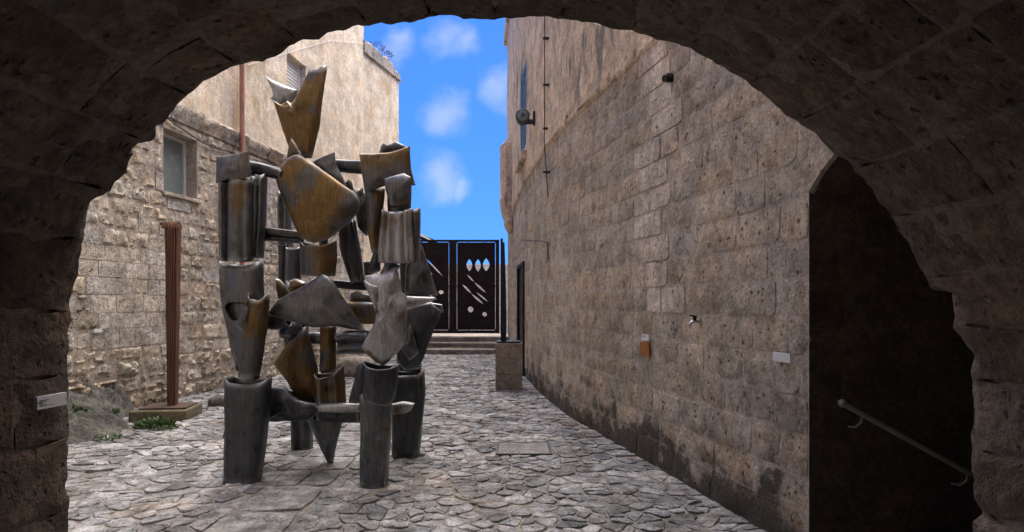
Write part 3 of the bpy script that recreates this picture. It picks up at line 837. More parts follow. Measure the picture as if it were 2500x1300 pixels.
mesh_obj('passage_light_stop', [(-7.5, -4, -.05), (7.5, -4, -.05), (7.5, -4, 9.6), (-7.5, -4, 9.6)], [(0, 1, 2, 3)], 'vault', ar, tint=(1, 1, 1))  # unseen, added to close the passage so no light enters from behind
for x in (-7.5, 7.5): mesh_obj('side_wall', [(x, -4, -.05), (x, YF, -.05), (x, YF, 9.6), (x, -4, 9.6)], [(0, 1, 2, 3)], 'left', ar, tint=(1, 1, 1))
# ------------------------------------------------------------------ crushed-metal sculpture
sc = root('metal_sculpture', 'large four-legged sculpture of crushed zinc tubes and sheets in mid courtyard', 'sculpture')
def finish(bm, name, mat, thick, sharp=48, parent=None):
    bmesh.ops.recalc_face_normals(bm, faces=bm.faces[:])
    me = bpy.data.meshes.new(name); bm.to_mesh(me); bm.free(); me.materials.append(M[mat])
    me.shade_smooth(); me.set_sharp_from_angle(angle=math.radians(sharp))
    o = bpy.data.objects.new(name, me); COL.objects.link(o); o.parent = parent if parent is not None else sc
    if thick:
        md = o.modifiers.new('sheet', 'SOLIDIFY'); md.thickness = thick; md.offset = -1
    return o
def ctube(name, st, Y, d, mat='zinc', cut=(0, 0), ex=2.6, dent=.008, crease=(), flutes=None, n=40, rows=14, thick=.008, sway=0., parent=None, skew=(0, 0)):
    """Crushed tube: stations (px, py, half width px[, depth scale[, dY]]), half depth d (m); ends cut in a saddle (px)."""
    st = [tuple(s)+(1., 0.)[len(s)-3:] if len(s) < 5 else tuple(s) for s in st]
    k = np.array([0]+[math.hypot(b[0]-a[0], b[1]-a[1]) for a, b in zip(st, st[1:])]).cumsum(); k /= k[-1]
    A = np.array(st, float); T = np.linspace(0, 1, rows+1); bm = bmesh.new(); grid = []; sd = random.random()*60
    I = lambda c, t: float(np.interp(t, k, A[:, c]))
    for t in T:
        e = .06; x, y, hw, ds, dy = (I(c, t) for c in range(5))
        tx, ty = I(0, min(1, t+e))-I(0, max(0, t-e)), I(1, min(1, t+e))-I(1, max(0, t-e)); l = math.hypot(tx, ty); tx /= l; ty /= l
        rx, ry = ty, -tx           # right vector in pixel space for a downward tube
        row = []
        for q in range(n):
            th = 2*math.pi*q/n; c, s = math.cos(th), math.sin(th)
            cc = math.copysign(abs(c)**(2/ex), c); ss = math.copysign(abs(s)**(2/ex), s)
            dm = 1.
            for (t0, dep, wd) in crease: dm -= dep*math.exp(-((((math.degrees(th)-t0+180) % 360)-180)/wd)**2)
            if flutes: dm += flutes[1]*math.cos(flutes[0]*th)
            ax = cut[0]*s*s*(1-t)**3*(1 if s > 0 else .6)-cut[1]*s*s*t**3*(1 if s > 0 else .6) + skew[0]*c*(1-t)**2 + skew[1]*c*t**2
            wob = 3.*cut[0]/14*nz(th*2, sd, 1)*(1-t)**4 if cut[0] else 0
            px = x+rx*hw*cc*(1+.03*nz(t*3, th, sd))+tx*(ax+wob); py = y+ry*hw*cc+ty*(ax+wob)
            p = P(px, py, Y); p = p.copy()
            dd = d*ds*dm*ss+dent*nz(px*.03, py*.02+sd, ss*2+sd)
            v = P(px, py, Y+dy); v.y = Y+dy-dd
            # keep the drawn outline: shift sideways with the ray only for the silhouette points
            row.append(bm.verts.new(v))
        grid.append(row)
    for a, b in zip(grid, grid[1:]):
        for q in range(n): bm.faces.new((a[q], a[(q+1) % n], b[(q+1) % n], b[q]))
    return finish(bm, name, mat, thick, parent=parent)
def pillow(name, pts, Y, bf, bb=None, mat='zinc', dent=.010, seg=14, ctr=None, pw=.46, parent=None, wave=1.5, depth=None, sharp=48):
    """Crumpled closed sheet: pixel outline (px, py[, dY]) bulging bf metres to the front and bb to the back."""
    bf *= .72; bb = bf*.8 if bb is None else bb*.72; sd = random.random()*60
    pts = [tuple(p)+(0.,)*(3-len(p)) for p in pts]; L = []
    for a, b in zip(pts, pts[1:]+pts[:1]):
        l = math.hypot(b[0]-a[0], b[1]-a[1]); m = max(1, int(l/seg))
        nx_, ny_ = (b[1]-a[1])/(l+1e-6), -(b[0]-a[0])/(l+1e-6)
        for i in range(m):
            f = i/m; w = math.sin(math.pi*f)*wave*nz(a[0]*.05+f*2, a[1]*.05, sd)
            L.append((a[0]+(b[0]-a[0])*f+nx_*w, a[1]+(b[1]-a[1])*f+ny_*w, a[2]+(b[2]-a[2])*f))
    L = np.array(L); c = np.array(ctr+(float(L[:, 2].mean()),)) if ctr else L.mean(0)
    bm = bmesh.new(); n = len(L); outer = [bm.verts.new(P(x, y, Y+dy)) for x, y, dy in L]
    rings = (.965, .90, .80, .67, .52, .36, .18)
    for sgn, b_ in ((-1, bf), (1, bb)):
        prev = outer
        for r in rings:
            cur = []
            for x, y, dy in L:
                X, Yp, dd = c[0]+(x-c[0])*r, c[1]+(y-c[1])*r, c[2]+(dy-c[2])*r
                h = b_*(1-r*r)**pw+dent*nz(X*.035, Yp*.035, sd+sgn)*(1-r**4)
                v = P(X, Yp, Y+dd); v.y += sgn*h; cur.append(bm.verts.new(v))
            for i in range(n): bm.faces.new((prev[i], prev[(i+1) % n], cur[(i+1) % n], cur[i]))
            prev = cur
        v = P(c[0], c[1], Y+c[2]); v.y += sgn*b_; cv = bm.verts.new(v)
        for i in range(n): bm.faces.new((prev[i], prev[(i+1) % n], cv))
    return finish(bm, name, mat, 0, sharp, parent)
def rod(name, a, b, r, Ya, Yb=None, mat='zinc_dark', n=14, flat=1.):
    pa, pb = P(a[0], a[1], Ya), P(b[0], b[1], Yb if Yb else Ya); pts = [pa+(pb-pa)*f for f in (0, .12, .3, .5, .7, .88, 1)]
    rr = [r*(1+.06*nz(i*2., a[0]*.1, a[1]*.1)) for i in range(7)]
    o = tube_path(name, pts, rr, mat, sc, n); return o
# --- far legs and far columns first
ctube('leg', [(996, 905, 39), (998, 960, 40), (994, 1050, 35), (991, 740+2560/6.83, 32)], 6.83, .13, 'zinc_dark', (10, 0), 4.2, crease=((90, .35, 18),))
ctube('leg', [(736, 1000, 24), (737, 1060, 24), (738, 740+2560/7.2, 24)], 7.2, .11, 'zinc_dark', (0, 0), 3.2, crease=((100, .45, 14),))
ctube('crushed_tube', [(695, 470, 14), (695, 540, 14), (697, 605, 16)], 7.1, .10, 'zinc', (0, 4), 3, crease=((90, .3, 14),))
ctube('crushed_tube', [(690, 600, 9), (692, 640, 10), (688, 690, 8)], 7.1, .06, 'zinc_dark')
ctube('crushed_tube', [(720, 690, 26), (722, 800, 30), (735, 930, 26), (738, 1005, 24)], 7.15, .10, 'zinc_dark', crease=((90, .3, 20),))
pillow('crushed_sheet', [(1024, 592), (1032, 604), (1050, 660), (1069, 722), (1040, 721), (988, 718), (990, 650)], 6.55, .09, mat='zinc')
pillow('crushed_sheet', [(994, 752), (1020, 744), (1054, 738), (1080, 757), (1070, 785), (1057, 812), (1040, 860), (1022, 902), (990, 908), (968, 880), (972, 800)], 6.6, .11, mat='zinc_dark', dent=.02)
pillow('crushed_sheet', [(1000, 792), (1006, 800), (1022, 862), (1000, 880), (978, 850)], 6.45, .05, mat='zinc')
pillow('torn_flap', [(1056, 740), (1080, 744), (1083, 764), (1066, 756)], 6.6, .03, mat='zinc')
# --- centre column
ctube('tube', [(801, 795, 19), (801, 850, 19), (800, 908, 20)], 6.28, .06, 'zinc_brown', ex=2.2)
ctube('post_core', [(790, 560, 10), (792, 760, 10), (795, 1010, 10)], 6.5, .035, 'zinc_dark', ex=2)
ctube('crushed_tube', [(717, 604, 18), (718, 640, 19), (716, 682, 18)], 6.5, .07, 'zinc', (6, -6), 2.6)
pillow('crushed_sheet', [(706, 686), (722, 680), (746, 690), (744, 722), (712, 720)], 6.35, .06, mat='zinc_brown', dent=.02)
pillow('torn_flap', [(673, 680), (684, 683), (698, 698), (710, 717), (680, 733), (675, 710)], 6.25, .05, mat='zinc')
ctube('crushed_tube', [(778, 588, 43), (778, 625, 43), (777, 672, 41)], 6.12, .13, 'zinc_brown', (16, -4), 2.7, crease=((35, .2, 14),))
pillow('crushed_sheet', [(733, 800), (748, 798), (760, 840), (776, 900), (782, 986), (728, 978), (700, 930), (666, 887), (690, 855)], 6.35, .13, mat='zinc_brown', dent=.012)
ctube('crushed_tube', [(803, 904, 35), (806, 945, 36), (808, 986, 36)], 6.1, .12, 'zinc_brown', (14, 0), 2.6, crease=((88, .5, 16), (40, .25, 14)), skew=(-8, 6))
pillow('pointed_sheet', [(751, 1026), (765, 1016), (785, 1008), (815, 1004), (843, 1004), (838, 1025), (826, 1070), (814, 1130), (801, 1132), (778, 1085)], 6.5, .10, mat='zinc', dent=.008)
# --- horizontal crushed beams
ctube('crushed_tube', [(640, 985, 42), (690, 988, 42), (730, 998, 30), (775, 1005, 22)], 6.35, .13, 'zinc_dark', dent=.03, ex=2.4)
pillow('crushed_sheet', [(654, 945), (694, 944), (728, 975), (772, 986), (790, 1000), (751, 1028), (701, 1029), (670, 1017), (648, 1028)], 6.1, .10, mat='zinc_dark', dent=.03)
ctube('crushed_tube', [(780, 1010, 18), (830, 1010, 22), (882, 1012, 20)], 6.3, .10, 'zinc_dark', dent=.02)
ctube('crushed_tube', [(780, 996, 10), (825, 996, 12), (882, 995, 10)], 6.02, .06, 'zinc_light', ex=2.2)
pillow('crushed_horn', [(957, 986), (984, 980), (1013, 985), (1003, 1003), (990, 1010), (960, 1014)], 6.0, .06, mat='zinc_light')
ctube('crushed_tube', [(820, 840, 26), (850, 836, 29), (900, 836, 28)], 6.25, .10, 'zinc', (8, 0), 2.4, crease=((90, .45, 14),))
ctube('crushed_tube', [(756, 826, 14), (772, 826, 15), (786, 826, 14)], 6.5, .06, 'zinc')
ctube('square_tube', [(840, 762, 26), (880, 764, 27), (925, 766, 26)], 6.3, .12, 'zinc_brown', ex=5)
pillow('crushed_sheet', [(856, 716), (872, 710), (905, 722), (915, 740), (852, 740)], 6.4, .05, mat='zinc')
ctube('flat_bar', [(812, 693, 10), (850, 697, 10), (905, 700, 11)], 6.5, .06, 'zinc_dark', ex=5)
ctube('flat_bar', [(640, 780, 20), (670, 785, 22), (705, 780, 18)], 6.1, .08, 'zinc_dark')
ctube('flat_bar', [(690, 800, 24), (715, 806, 24), (745, 800, 20)], 6.4, .09, 'zinc_dark', dent=.03)
pillow('triangular_sheet', [(788, 669), (802, 676), (816, 691), (855, 752), (894, 809), (860, 805), (820, 797), (763, 800), (700, 783), (658, 770), (656, 762), (677, 733), (720, 710)], 5.98, .10, mat='zinc', dent=.010, ctr=(785, 745))
# --- dark inner pieces on the right of the chest
ctube('crushed_tube', [(846, 540, 20), (856, 610, 24), (873, 690, 15)], 6.4, .09, 'zinc_dark', ex=3, crease=((60, .3, 14),))
pillow('crushed_sheet', [(876, 462), (893, 470), (905, 520), (912, 560), (895, 578), (874, 556), (866, 510)], 6.5, .08, mat='zinc_dark')
pillow('crushed_sheet', [(916, 600), (926, 610), (930, 662), (905, 672), (897, 664)], 6.25, .06, mat='zinc_dark')
ctube('crushed_tube', [(896, 640, 9), (900, 660, 10), (898, 690, 9)], 6.7, .05, 'zinc')
ctube('crushed_tube', [(1000, 590, 24), (1005, 650, 28), (1010, 720, 30), (1005, 800, 26), (998, 905, 30)], 6.95, .10, 'zinc_dark')
# --- cross tubes
ctube('cross_tube', [(600, 406, 15), (640, 414, 15), (690, 428, 14)], 6.0, .055, 'zinc_dark', ex=2.1)
ctube('cross_tube', [(812, 404, 15), (850, 407, 16), (890, 409, 17)], 6.35, .06, 'zinc_dark', ex=2.1)
ctube('cross_tube', [(632, 563, 9), (680, 568, 9), (738, 574, 9)], 6.05, .034, 'zinc_dark', ex=2)
ctube('cross_tube', [(632, 580, 7), (680, 583, 8), (740, 588, 8)], 6.08, .03, 'zinc_dark', ex=2)
# --- chest and head
pillow('fin', [(763, 396), (790, 382), (817, 371), (820, 398), (832, 425), (846, 453), (815, 450), (790, 430)], 6.2, .06, mat='zinc')
pillow('torn_flap', [(840, 449), (852, 438), (860, 446), (864, 464), (850, 470)], 6.3, .03, mat='zinc_dark')
pillow('torn_flap', [(868, 470), (886, 458), (890, 476), (880, 486)], 6.1, .03, mat='zinc_dark')
pillow('chest_plate', [(735, 380), (716, 382), (699, 388), (684, 408), (671, 431), (680, 462), (700, 510), (718, 552), (733, 580), (752, 590), (771, 594), (805, 582), (831, 563), (856, 540), (878, 515), (880, 500), (877, 487), (867, 471), (830, 446), (780, 410)], 6.0, .10, .10, 'zinc_brown', dent=.014, ctr=(775, 490), wave=.8, pw=.42)
pillow('pointed_collar', [(712, 337), (724, 354), (736, 377), (716, 380), (700, 387), (704, 362)], 6.02, .045, mat='zinc', wave=.5)
pillow('horn', [(797, 160), (799, 168), (789, 225), (779, 290), (768, 345), (760, 386), (737, 382), (704, 358), (690, 318), (678, 280), (667, 247), (684, 254), (700, 246), (712, 256), (718, 248), (730, 232), (744, 204), (757, 176), (776, 170), (788, 160)], 6.25, .12, mat='zinc_brown', ctr=(738, 300), wave=.6, dent=.012)
ctube('horn', [(777, 166, 20, .25), (764, 215, 26, .7), (752, 252, 33, .9), (748, 310, 32, 1), (748, 384, 13, .8)], 6.18, .075, 'zinc_brown', (6, 0), 2.3, skew=(-9, 0), dent=.01)
pillow('crushed_cone', [(649, 187), (664, 196), (690, 207), (728, 222), (722, 238), (712, 252), (700, 246), (684, 255), (662, 243), (667, 234), (664, 219), (656, 203)], 5.98, .08, mat='zinc_light', ctr=(690, 228), wave=.6)
# --- near-left column
ctube('crushed_tube', [(577, 440, 39), (577, 540, 39), (577, 634, 38)], 5.88, .10, 'zinc', (0, -7), 3.2, crease=((108, .55, 9), (60, .15, 12)), dent=.006)
ctube('crushed_tube', [(633, 424, 18), (632, 530, 16), (627, 631, 13)], 5.98, .09, 'zinc', (11, 4), 2.6, crease=((95, .35, 20),))
pillow('crumpled_cap', [(527, 383), (560, 379), (590, 373), (610, 366), (609, 392), (615, 429), (599, 436), (570, 438), (526, 449), (528, 415)], 5.80, .06, .06, 'zinc', dent=.022, ctr=(570, 408), wave=2.5)
nl = ctube('crushed_tube', [(589, 638, 52), (590, 690, 51), (594, 745, 50), (597, 780, 46), (596, 830, 34), (596, 905, 14)], 5.95, .10, 'zinc', (13, 0), 2.8, dent=.012, crease=((115, .28, 22),))
bm = bmesh.new(); cpt = P(573, 758, 5.80)      # torn round hole in the tube: dark hollow with a peeled lip
for k in range(18):
    a = 2*math.pi*k/18; rr = 1+.15*math.sin(3*a)
    bm.verts.new(cpt+Vector((math.cos(a)*.092*rr, .012+.014*math.cos(2*a), math.sin(a)*.082*rr)))
bm.verts.ensure_lookup_table(); vs = bm.verts[:]
inn = [bm.verts.new(cpt+(v.co-cpt)*.8+Vector((0, .09, 0))) for v in vs]
for k in range(18): bm.faces.new((vs[k], vs[(k+1) % 18], inn[(k+1) % 18], inn[k]))
bm.faces.new(inn)
finish(bm, 'torn_hole', 'black', 0, parent=nl)
pillow('peeled_flap', [(601, 747), (607, 758), (604, 775), (590, 808), (576, 797), (584, 772)], 5.74, .02, mat='zinc', parent=sc)
ctube('crushed_tube', [(633, 716, 23), (627, 790, 24), (617, 860, 24), (607, 922, 23)], 5.84, .10, 'zinc_brown', (18, 0), 2.6, dent=.008)
ctube('leg', [(606, 921, 53), (604, 990, 51), (600, 1080, 46), (592, 740+2560/5.9, 41)], 5.90, .12, 'zinc_dark', (13, 0), 4.2, crease=((150, .25, 14),), skew=(0, -7))
pillow('torn_flap', [(551, 1034), (556, 1040), (556, 1064), (543, 1072)], 6.05, .02, mat='zinc_dark')
# --- near-right column
pillow('crumpled_sheet', [(926, 374), (929, 359), (935, 351), (938, 358), (955, 352), (968, 346), (992, 358), (998, 372)], 6.15, .05, mat='zinc_dark', wave=.5)
ctube('crushed_tube', [(916, 462, 24), (915, 520, 19), (913, 570, 14), (918, 618, 9)], 5.95, .08, 'zinc_brown', (0, 0), 2.4)
ctube('crushed_tube', [(975, 440, 30), (975, 500, 28), (975, 560, 26)], 6.0, .09, 'zinc_dark')
pillow('crumpled_cap', [(877, 376), (910, 376), (942, 374), (975, 366), (1001, 356), (1002, 390), (1004, 414), (1015, 453), (1003, 454), (980, 450), (945, 452), (890, 472), (884, 430)], 5.82, .065, .065, 'zinc_brown', dent=.014, ctr=(945, 415), wave=2)
pillow('crumpled_head', [(938, 437), (960, 430), (987, 423), (1003, 433), (1003, 465), (1000, 494), (985, 502), (968, 508), (953, 507), (948, 488), (941, 462)], 5.68, .09, mat='zinc', dent=.022, wave=1.5)
ctube('fluted_tube', [(968, 512, 35), (968, 560, 38), (967, 610, 43), (968, 640, 43)], 5.72, .10, 'zinc_light', (9, -4), 2.8, flutes=(14, .10), dent=.007, n=84)
ctube('crushed_tube', [(1014, 509, 12), (1016, 560, 10), (1017, 612, 8), (1019, 650, 6)], 5.82, .08, 'zinc', (6, 0), 2.4)
ctube('pinched_neck', [(960, 640, 22), (950, 658, 14), (940, 682, 18)], 5.78, .05, 'zinc', dent=.012)
pillow('crumpled_body', [(891, 674), (910, 671), (932, 669), (950, 660), (966, 652), (973, 668), (982, 713), (994, 724), (995, 760), (993, 801), (989, 840), (971, 862), (950, 882), (935, 894), (916, 884), (900, 868), (882, 852), (898, 820), (918, 785), (919, 760), (905, 725), (888, 689)], 5.68, .15, .12, 'zinc_light', dent=.035, ctr=(947, 770), wave=2)
pillow('side_fold', [(889, 684), (905, 694), (922, 700), (926, 740), (918, 770), (906, 730)], 5.60, .03, mat='zinc_light', dent=.012)
pillow('side_fold', [(882, 852), (900, 818), (917, 790), (919, 850), (912, 878), (898, 868)], 5.66, .04, mat='zinc_brown')
ctube('bent_horn', [(985, 738, 15), (1010, 737, 13), (1040, 733, 8), (1064, 729, 3)], 5.8, .05, 'zinc_light', (4, 0), 2.2, dent=.006)
pillow('dark_sheet', [(877, 885), (896, 880), (900, 930), (892, 985), (868, 986), (850, 984), (862, 940)], 5.98, .05, mat='zinc_dark')
ctube('crushed_tube', [(930, 886, 43), (930, 920, 42), (925, 960, 40), (920, 984, 32)], 5.68, .10, 'zinc_dark', (14, 0), 2.8, dent=.012, skew=(4, 0))
ctube('leg', [(918, 968, 37), (918, 1040, 36), (915, 1110, 34), (913, 740+2560/5.75, 32)], 5.75, .11, 'zinc', (-8, 0), 4.2, dent=.01, crease=((55, .2, 18),), skew=(4, 4))
# ------------------------------------------------------------------ fluted corten pole on its plinth
pl = bevel_box('pole_plinth', -.37, .37, -.33, .33, 0, .15, 'pedestal', None, .02, 2, .012, tint=(.52, .55, .46), cuts=2)
pl.location = (-4.82, 9.15, -.005); pl.rotation_euler = (0, 0, math.radians(8))
tag(pl, 'low mossy stone plinth under the brown fluted pole', 'plinth')
fp = root('fluted_pole', 'tall brown fluted steel pole flaring to a curled top', 'sculpture')
bp_ = bevel_box('base_plate', -.30, .30, -.26, .26, .146, .168, 'corten_plate', fp, .003); bp_.location = (-4.80, 9.18, 0); bp_.rotation_euler = (0, 0, math.radians(8))
YP = 9.15
for k in range(6):
    f = (k-2.5)/2.5; pts = []; rs = []
    for z, w_ in ((.165, .048), (.8, .055), (1.6, .064), (2.3, .072), (2.62, .076)):
        pts.append((-4.755+f*w_, YP-.03*(1-f*f), z)); rs.append(.0105+.005*(z/2.6))
    for a in (18, 45, 72, 100, 125):
        r_ = .105; a_ = math.radians(a)
        pts.append((-4.755+f*.076-(1-math.cos(a_))*r_*.65+f*.01, YP-.03*(1-f*f)+(1-math.cos(a_))*r_*.5, 2.62+math.sin(a_)*r_)); rs.append(.0155)
    tube_path('rib', pts, rs, 'corten', fp, 10)
V, Fc = [], []
for z, w_ in ((.16, .046), (2.63, .076)):
    V += [(-4.755-w_, YP, z), (-4.755+w_, YP, z), (-4.755+w_, YP+.05+w_, z), (-4.755-w_, YP+.05+w_, z)]
mesh_obj('shaft', V, [(0, 1, 5, 4), (1, 2, 6, 5), (2, 3, 7, 6), (3, 0, 4, 7), (4, 5, 6, 7), (3, 2, 1, 0)], 'corten', fp)
V, Fc = [], []; n = 8
for k in range(n+1):
    a = math.pi*k/n
    for x in (-.112, .092): V.append((-4.765+x, YP+.05-.085*math.cos(a), 2.64+.10*math.sin(a)))
for k in range(n): Fc.append((2*k, 2*k+1, 2*k+3, 2*k+2))
Fc += [tuple(2*k for k in range(n+1)), tuple(2*k+1 for k in range(n+1))[::-1]]
mesh_obj('curled_cap', V, Fc, 'corten', fp, smooth=50)
# ------------------------------------------------------------------ pedestal with blade sculpture
pd = root('stone_pedestal', 'square stone block pedestal against the right wall', 'pedestal')
for k, (a, b) in enumerate(((0, .30), (.303, .585), (.588, .86))):
    bevel_box('stone_block', -.30-.004*k*0, .19, 11.92, 12.40, a-(.01 if k == 0 else 0), b, 'pedestal', pd, .010, 2, .006, tint=rt(.85, 1.1, .04), cuts=2)
bl_ = root('blade_sculpture', 'thin upright dark steel blade on a slab on the stone pedestal', 'sculpture')
bevel_box('base_slab', -.285, .165, 11.97, 12.36, .864, .895, 'blade', bl_, .004)
V, Fc = [], []
for z, xa, xb, th in ((.89, -.21, -.115, .05), (1.25, -.205, -.11, .045), (1.8, -.20, -.118, .035), (2.3, -.195, -.135, .025), (2.72, -.17, -.15, .008)):
    V += [(xa, 12.12-th, z), (xb, 12.12-th*.6, z), (xb+.012, 12.12+th, z), (xa+.01, 12.12+th, z)]
for j in range(4):
    for k in range(4): Fc.append((j*4+k, j*4+(k+1) % 4, (j+1)*4+(k+1) % 4, (j+1)*4+k))
Fc += [(3, 2, 1, 0), (16, 17, 18, 19)]
mesh_obj('blade', V, Fc, 'blade', bl_)
# ------------------------------------------------------------------ steps and gate at the far end
stp = root('entrance_steps', 'three worn stone steps rising to the dark gate', 'steps')
def slab(x0, x1, y0, y1, z1, name='step'):
    return bevel_box(name, x0, x1, y0, y1, -.06, z1, 'steps', stp, .02, 2, .012, cuts=4)
slab(-4.6, .3, 20.3, 21.19, .15); slab(-4.4, .25, 21.2, 22.0, .30); slab(-4.3, .2, 22.01, 24.6, .45)
gt = root('metal_gate', 'dark rusted double steel gate with cut-out leaf shapes at the far end', 'gate')
YG = 22.6; Q = YG/F
def gx_(px): return (px-CX)*Q
def gz_(py): return EYE-(py-HY)*Q
def gbar(name, x0, x1, y0, y1, par, th=.05, dy=0): return bevel_box(name, gx_(x0), gx_(x1), YG-th+dy, YG+th+dy, gz_(y1), gz_(y0), 'gate', par, .006)
def lens(x0, y0, x1, y1, w, n=12):
    dx, dy = x1-x0, y1-y0; l = math.hypot(dx, dy); nx_, ny_ = -dy/l, dx/l; a = []
    for k in range(n):
        t = k/n; a.append((x0+dx*t+nx_*w*math.sin(math.pi*t), y0+dy*t+ny_*w*math.sin(math.pi*t)))
    for k in range(n):
        t = 1-k/n; a.append((x0+dx*t-nx_*w*math.sin(math.pi*t), y0+dy*t-ny_*w*math.sin(math.pi*t)))
    return a
def blob(x, y, r, sq=1.): return [(x+r*math.cos(a)*(1+.15*math.sin(2*a+1)), y+r*sq*math.sin(a)) for a in [2*math.pi*k/14 for k in range(14)]]
def gate_panel(name, x0, x1, y0, y1, holes, par):
    cu = bpy.data.curves.new(name, 'CURVE'); cu.dimensions = '2D'; cu.fill_mode = 'BOTH'; cu.extrude = .004
    for pl_ in [[(x0, y0), (x1, y0), (x1, y1), (x0, y1)]]+holes:
        s_ = cu.splines.new('POLY'); s_.points.add(len(pl_)-1); s_.use_cyclic_u = True
        for p_, q_ in zip(s_.points, pl_): p_.co = (gx_(q_[0]), gz_(q_[1]), 0, 1)
    to = bpy.data.objects.new(name, cu); COL.objects.link(to); dg = bpy.context.evaluated_depsgraph_get(); dg.update()
    me = bpy.data.meshes.new_from_object(to.evaluated_get(dg)); bpy.data.objects.remove(to)
    me.materials.clear(); me.materials.append(M['gate'])
    o = bpy.data.objects.new(name, me); COL.objects.link(o); o.parent = par; o.rotation_euler = (math.pi/2, 0, 0); o.location = (0, YG, 0); return o
def gate_leaf(x0, x1, holes):
    lf = bpy.data.objects.new('leaf', None); COL.objects.link(lf); lf.parent = gt
    t = 9
    gbar('frame_bar', x0, x0+t, 586, 814, lf); gbar('frame_bar', x1-t, x1, 586, 814, lf)
    gbar('frame_bar', x0+t, x1-t, 586, 591, lf); gbar('frame_bar', x0+t, x1-t, 807, 814, lf)
    gate_panel('panel', x0+t+1.2, x1-t-1.2, 592.4, 805.8, holes, lf)
    for y_ in (592, 700, 805.5):
        for xx in (x0+t-.2, x1-t-2): gbar('clip', xx, xx+2.4, y_-1.5, y_+1.5, lf, .01)
    for xx in (x0+(x1-x0)*.33, x0+(x1-x0)*.66): gbar('clip', xx-1, xx+1, 590.5, 593.5, lf, .01); gbar('clip', xx-1, xx+1, 804.5, 807.5, lf, .01)
gate_leaf(1106, 1219, [lens(1146, 633, 1146, 663, 7), lens(1167, 633, 1167, 664, 7), lens(1187, 631, 1187, 663, 8), lens(1140, 671, 1158, 689, 1.6), lens(1158, 690, 1186, 715, 2.2), lens(1129, 695, 1151, 717, 2.4), lens(1151, 718, 1180, 743, 2.4), lens(1163, 714, 1191, 737, 1.8), blob(1149, 756, 6, 1.2), blob(1183, 768, 5, 1.1)])
gate_leaf(992, 1105.7, [lens(1040, 632, 1081, 675, 1.8), blob(1077, 714, 5.5, .9), blob(1052, 669, 3), lens(1022, 640, 1022, 664, 6), lens(1020, 690, 1060, 730, 2)])
gbar('lock', 1102.2, 1109, 700, 709, gt, .07)
for x_ in (986, 1222): gbar('gate_post', x_, x_+6, 583, 822, gt, .06)
rn = mesh_obj('rolled_net', *(lambda L: (L[0], L[1]))((lambda pts: ([p for p in pts], [(0, 1, 5, 4), (1, 2, 6, 5), (2, 3, 7, 6), (4, 5, 9, 8), (5, 6, 10, 9), (6, 7, 11, 10), (8, 9, 13, 12), (9, 10, 14, 13), (10, 11, 15, 14), (0, 4, 8, 12, 13, 14, 15, 11, 7, 3, 2, 1)]))(
    [P(x_, y_+dz, YG+dy) for x_, y_ in ((985, 560), (1015, 566), (1040, 577), (1066, 588)) for dz, dy in ((0, .10), (6, -.06), (13, .0), (8, .12))])), 'black', smooth=60)
tag(rn, 'dark rolled net lying over the top left corner of the gate', 'net')
fw = root('boundary_wall', 'pale stone wall beyond the gate seen through its gaps', 'wall')
FW = Path([(-9, 33), (7, 33)], 1)
core_wall('wall', FW, -.05, 3.45, [], 'mortar', fw)
blocks = []
for a, b in zip(*(lambda z: (z, z[1:]))(divide([0, 3.45], .4, .02))):
    s = -random.uniform(0, .5)
    while s < FW.L:
        ln = random.uniform(.6, 1.1); p, q = max(s, 0), min(s+ln, FW.L); s += ln
        if q-p < .1: continue
        V, Fc = block_geo(FW.map, p, q, a, b, .01, .01, .008, .3, random.random()*50); blocks.append((V, Fc, rt(.85, 1.1, .05), 'pale', area_px(V)))
place_blocks(blocks, 'stone_block', None, fw, 60)
mesh_obj('coping', *box_geo(-9, 7, 33.02, 33.5, 3.452, 3.55), 'pale', fw, tint=(1, 1, 1))
# ------------------------------------------------------------------ small things on the walls
dp = root('drainpipe', 'terracotta coloured drainpipe running down the left house', 'pipe')
sp_ = LEFT.s_of_px(571)
def lp(z, d=.10, ds=0): return LEFT.map(sp_+ds, z, d)
tube_path('pipe', [lp(.42, .17), lp(2.5, .17), lp(4.4, .17), lp(5.3, .17), lp(9.8, .17)], .048, 'pipe', dp, 12)
tube_path('outlet', [lp(.44, .17), lp(.34, .19), lp(.28, .27)], .056, 'pipe', dp, 12)
for z in (1.2, 3.0, 6.3, 8.2): tube_path('clamp', [lp(z-.02, .17), lp(z+.02, .17)], .056, 'cable', dp, 12)
p2 = tube_path('thin_pipe', [LEFT.map(sp_+.13, 5.0, .07), LEFT.map(sp_+.13, 7, .05), LEFT.map(sp_+.13, 9.8, .05)], .022, 'pipe', None, 8)
tag(p2, 'thin brown pipe beside the drainpipe on the upper wall', 'pipe')
pts = []
for px_, z in ((398, 4.60), (420, 4.55), (450, 4.50), (480, 4.44), (510, 4.42), (540, 4.45), (565, 4.48), (600, 4.50), (660, 4.56), (720, 4.52)):
    pts.append(LEFT.map(LEFT.s_of_px(px_), z, .05))
tag(tube_path('cable', pts, .013, 'cable', None, 6), 'dark slack cable under the string course of the left house', 'cable')
sw_ = RIGHT.s_of_px(1343)
wc = root('wall_wire', 'long dark vertical wire clipped to the right plaster wall', 'cable')
tube_path('wire', [RIGHT.map(sw_, z, .09) for z in (6.6, 6.0, 5.2, 4.4)]+[RIGHT.map(sw_+.03, 4.2, .09), RIGHT.map(sw_+.02, 3.3, .03)], .008, 'cable', wc, 6)
for z in (5.85, 5.1, 4.4, 3.7): path_box('clip', RIGHT, sw_-.02, sw_+.05, z-.012, z+.012, 0, .11, 'cable', wc)
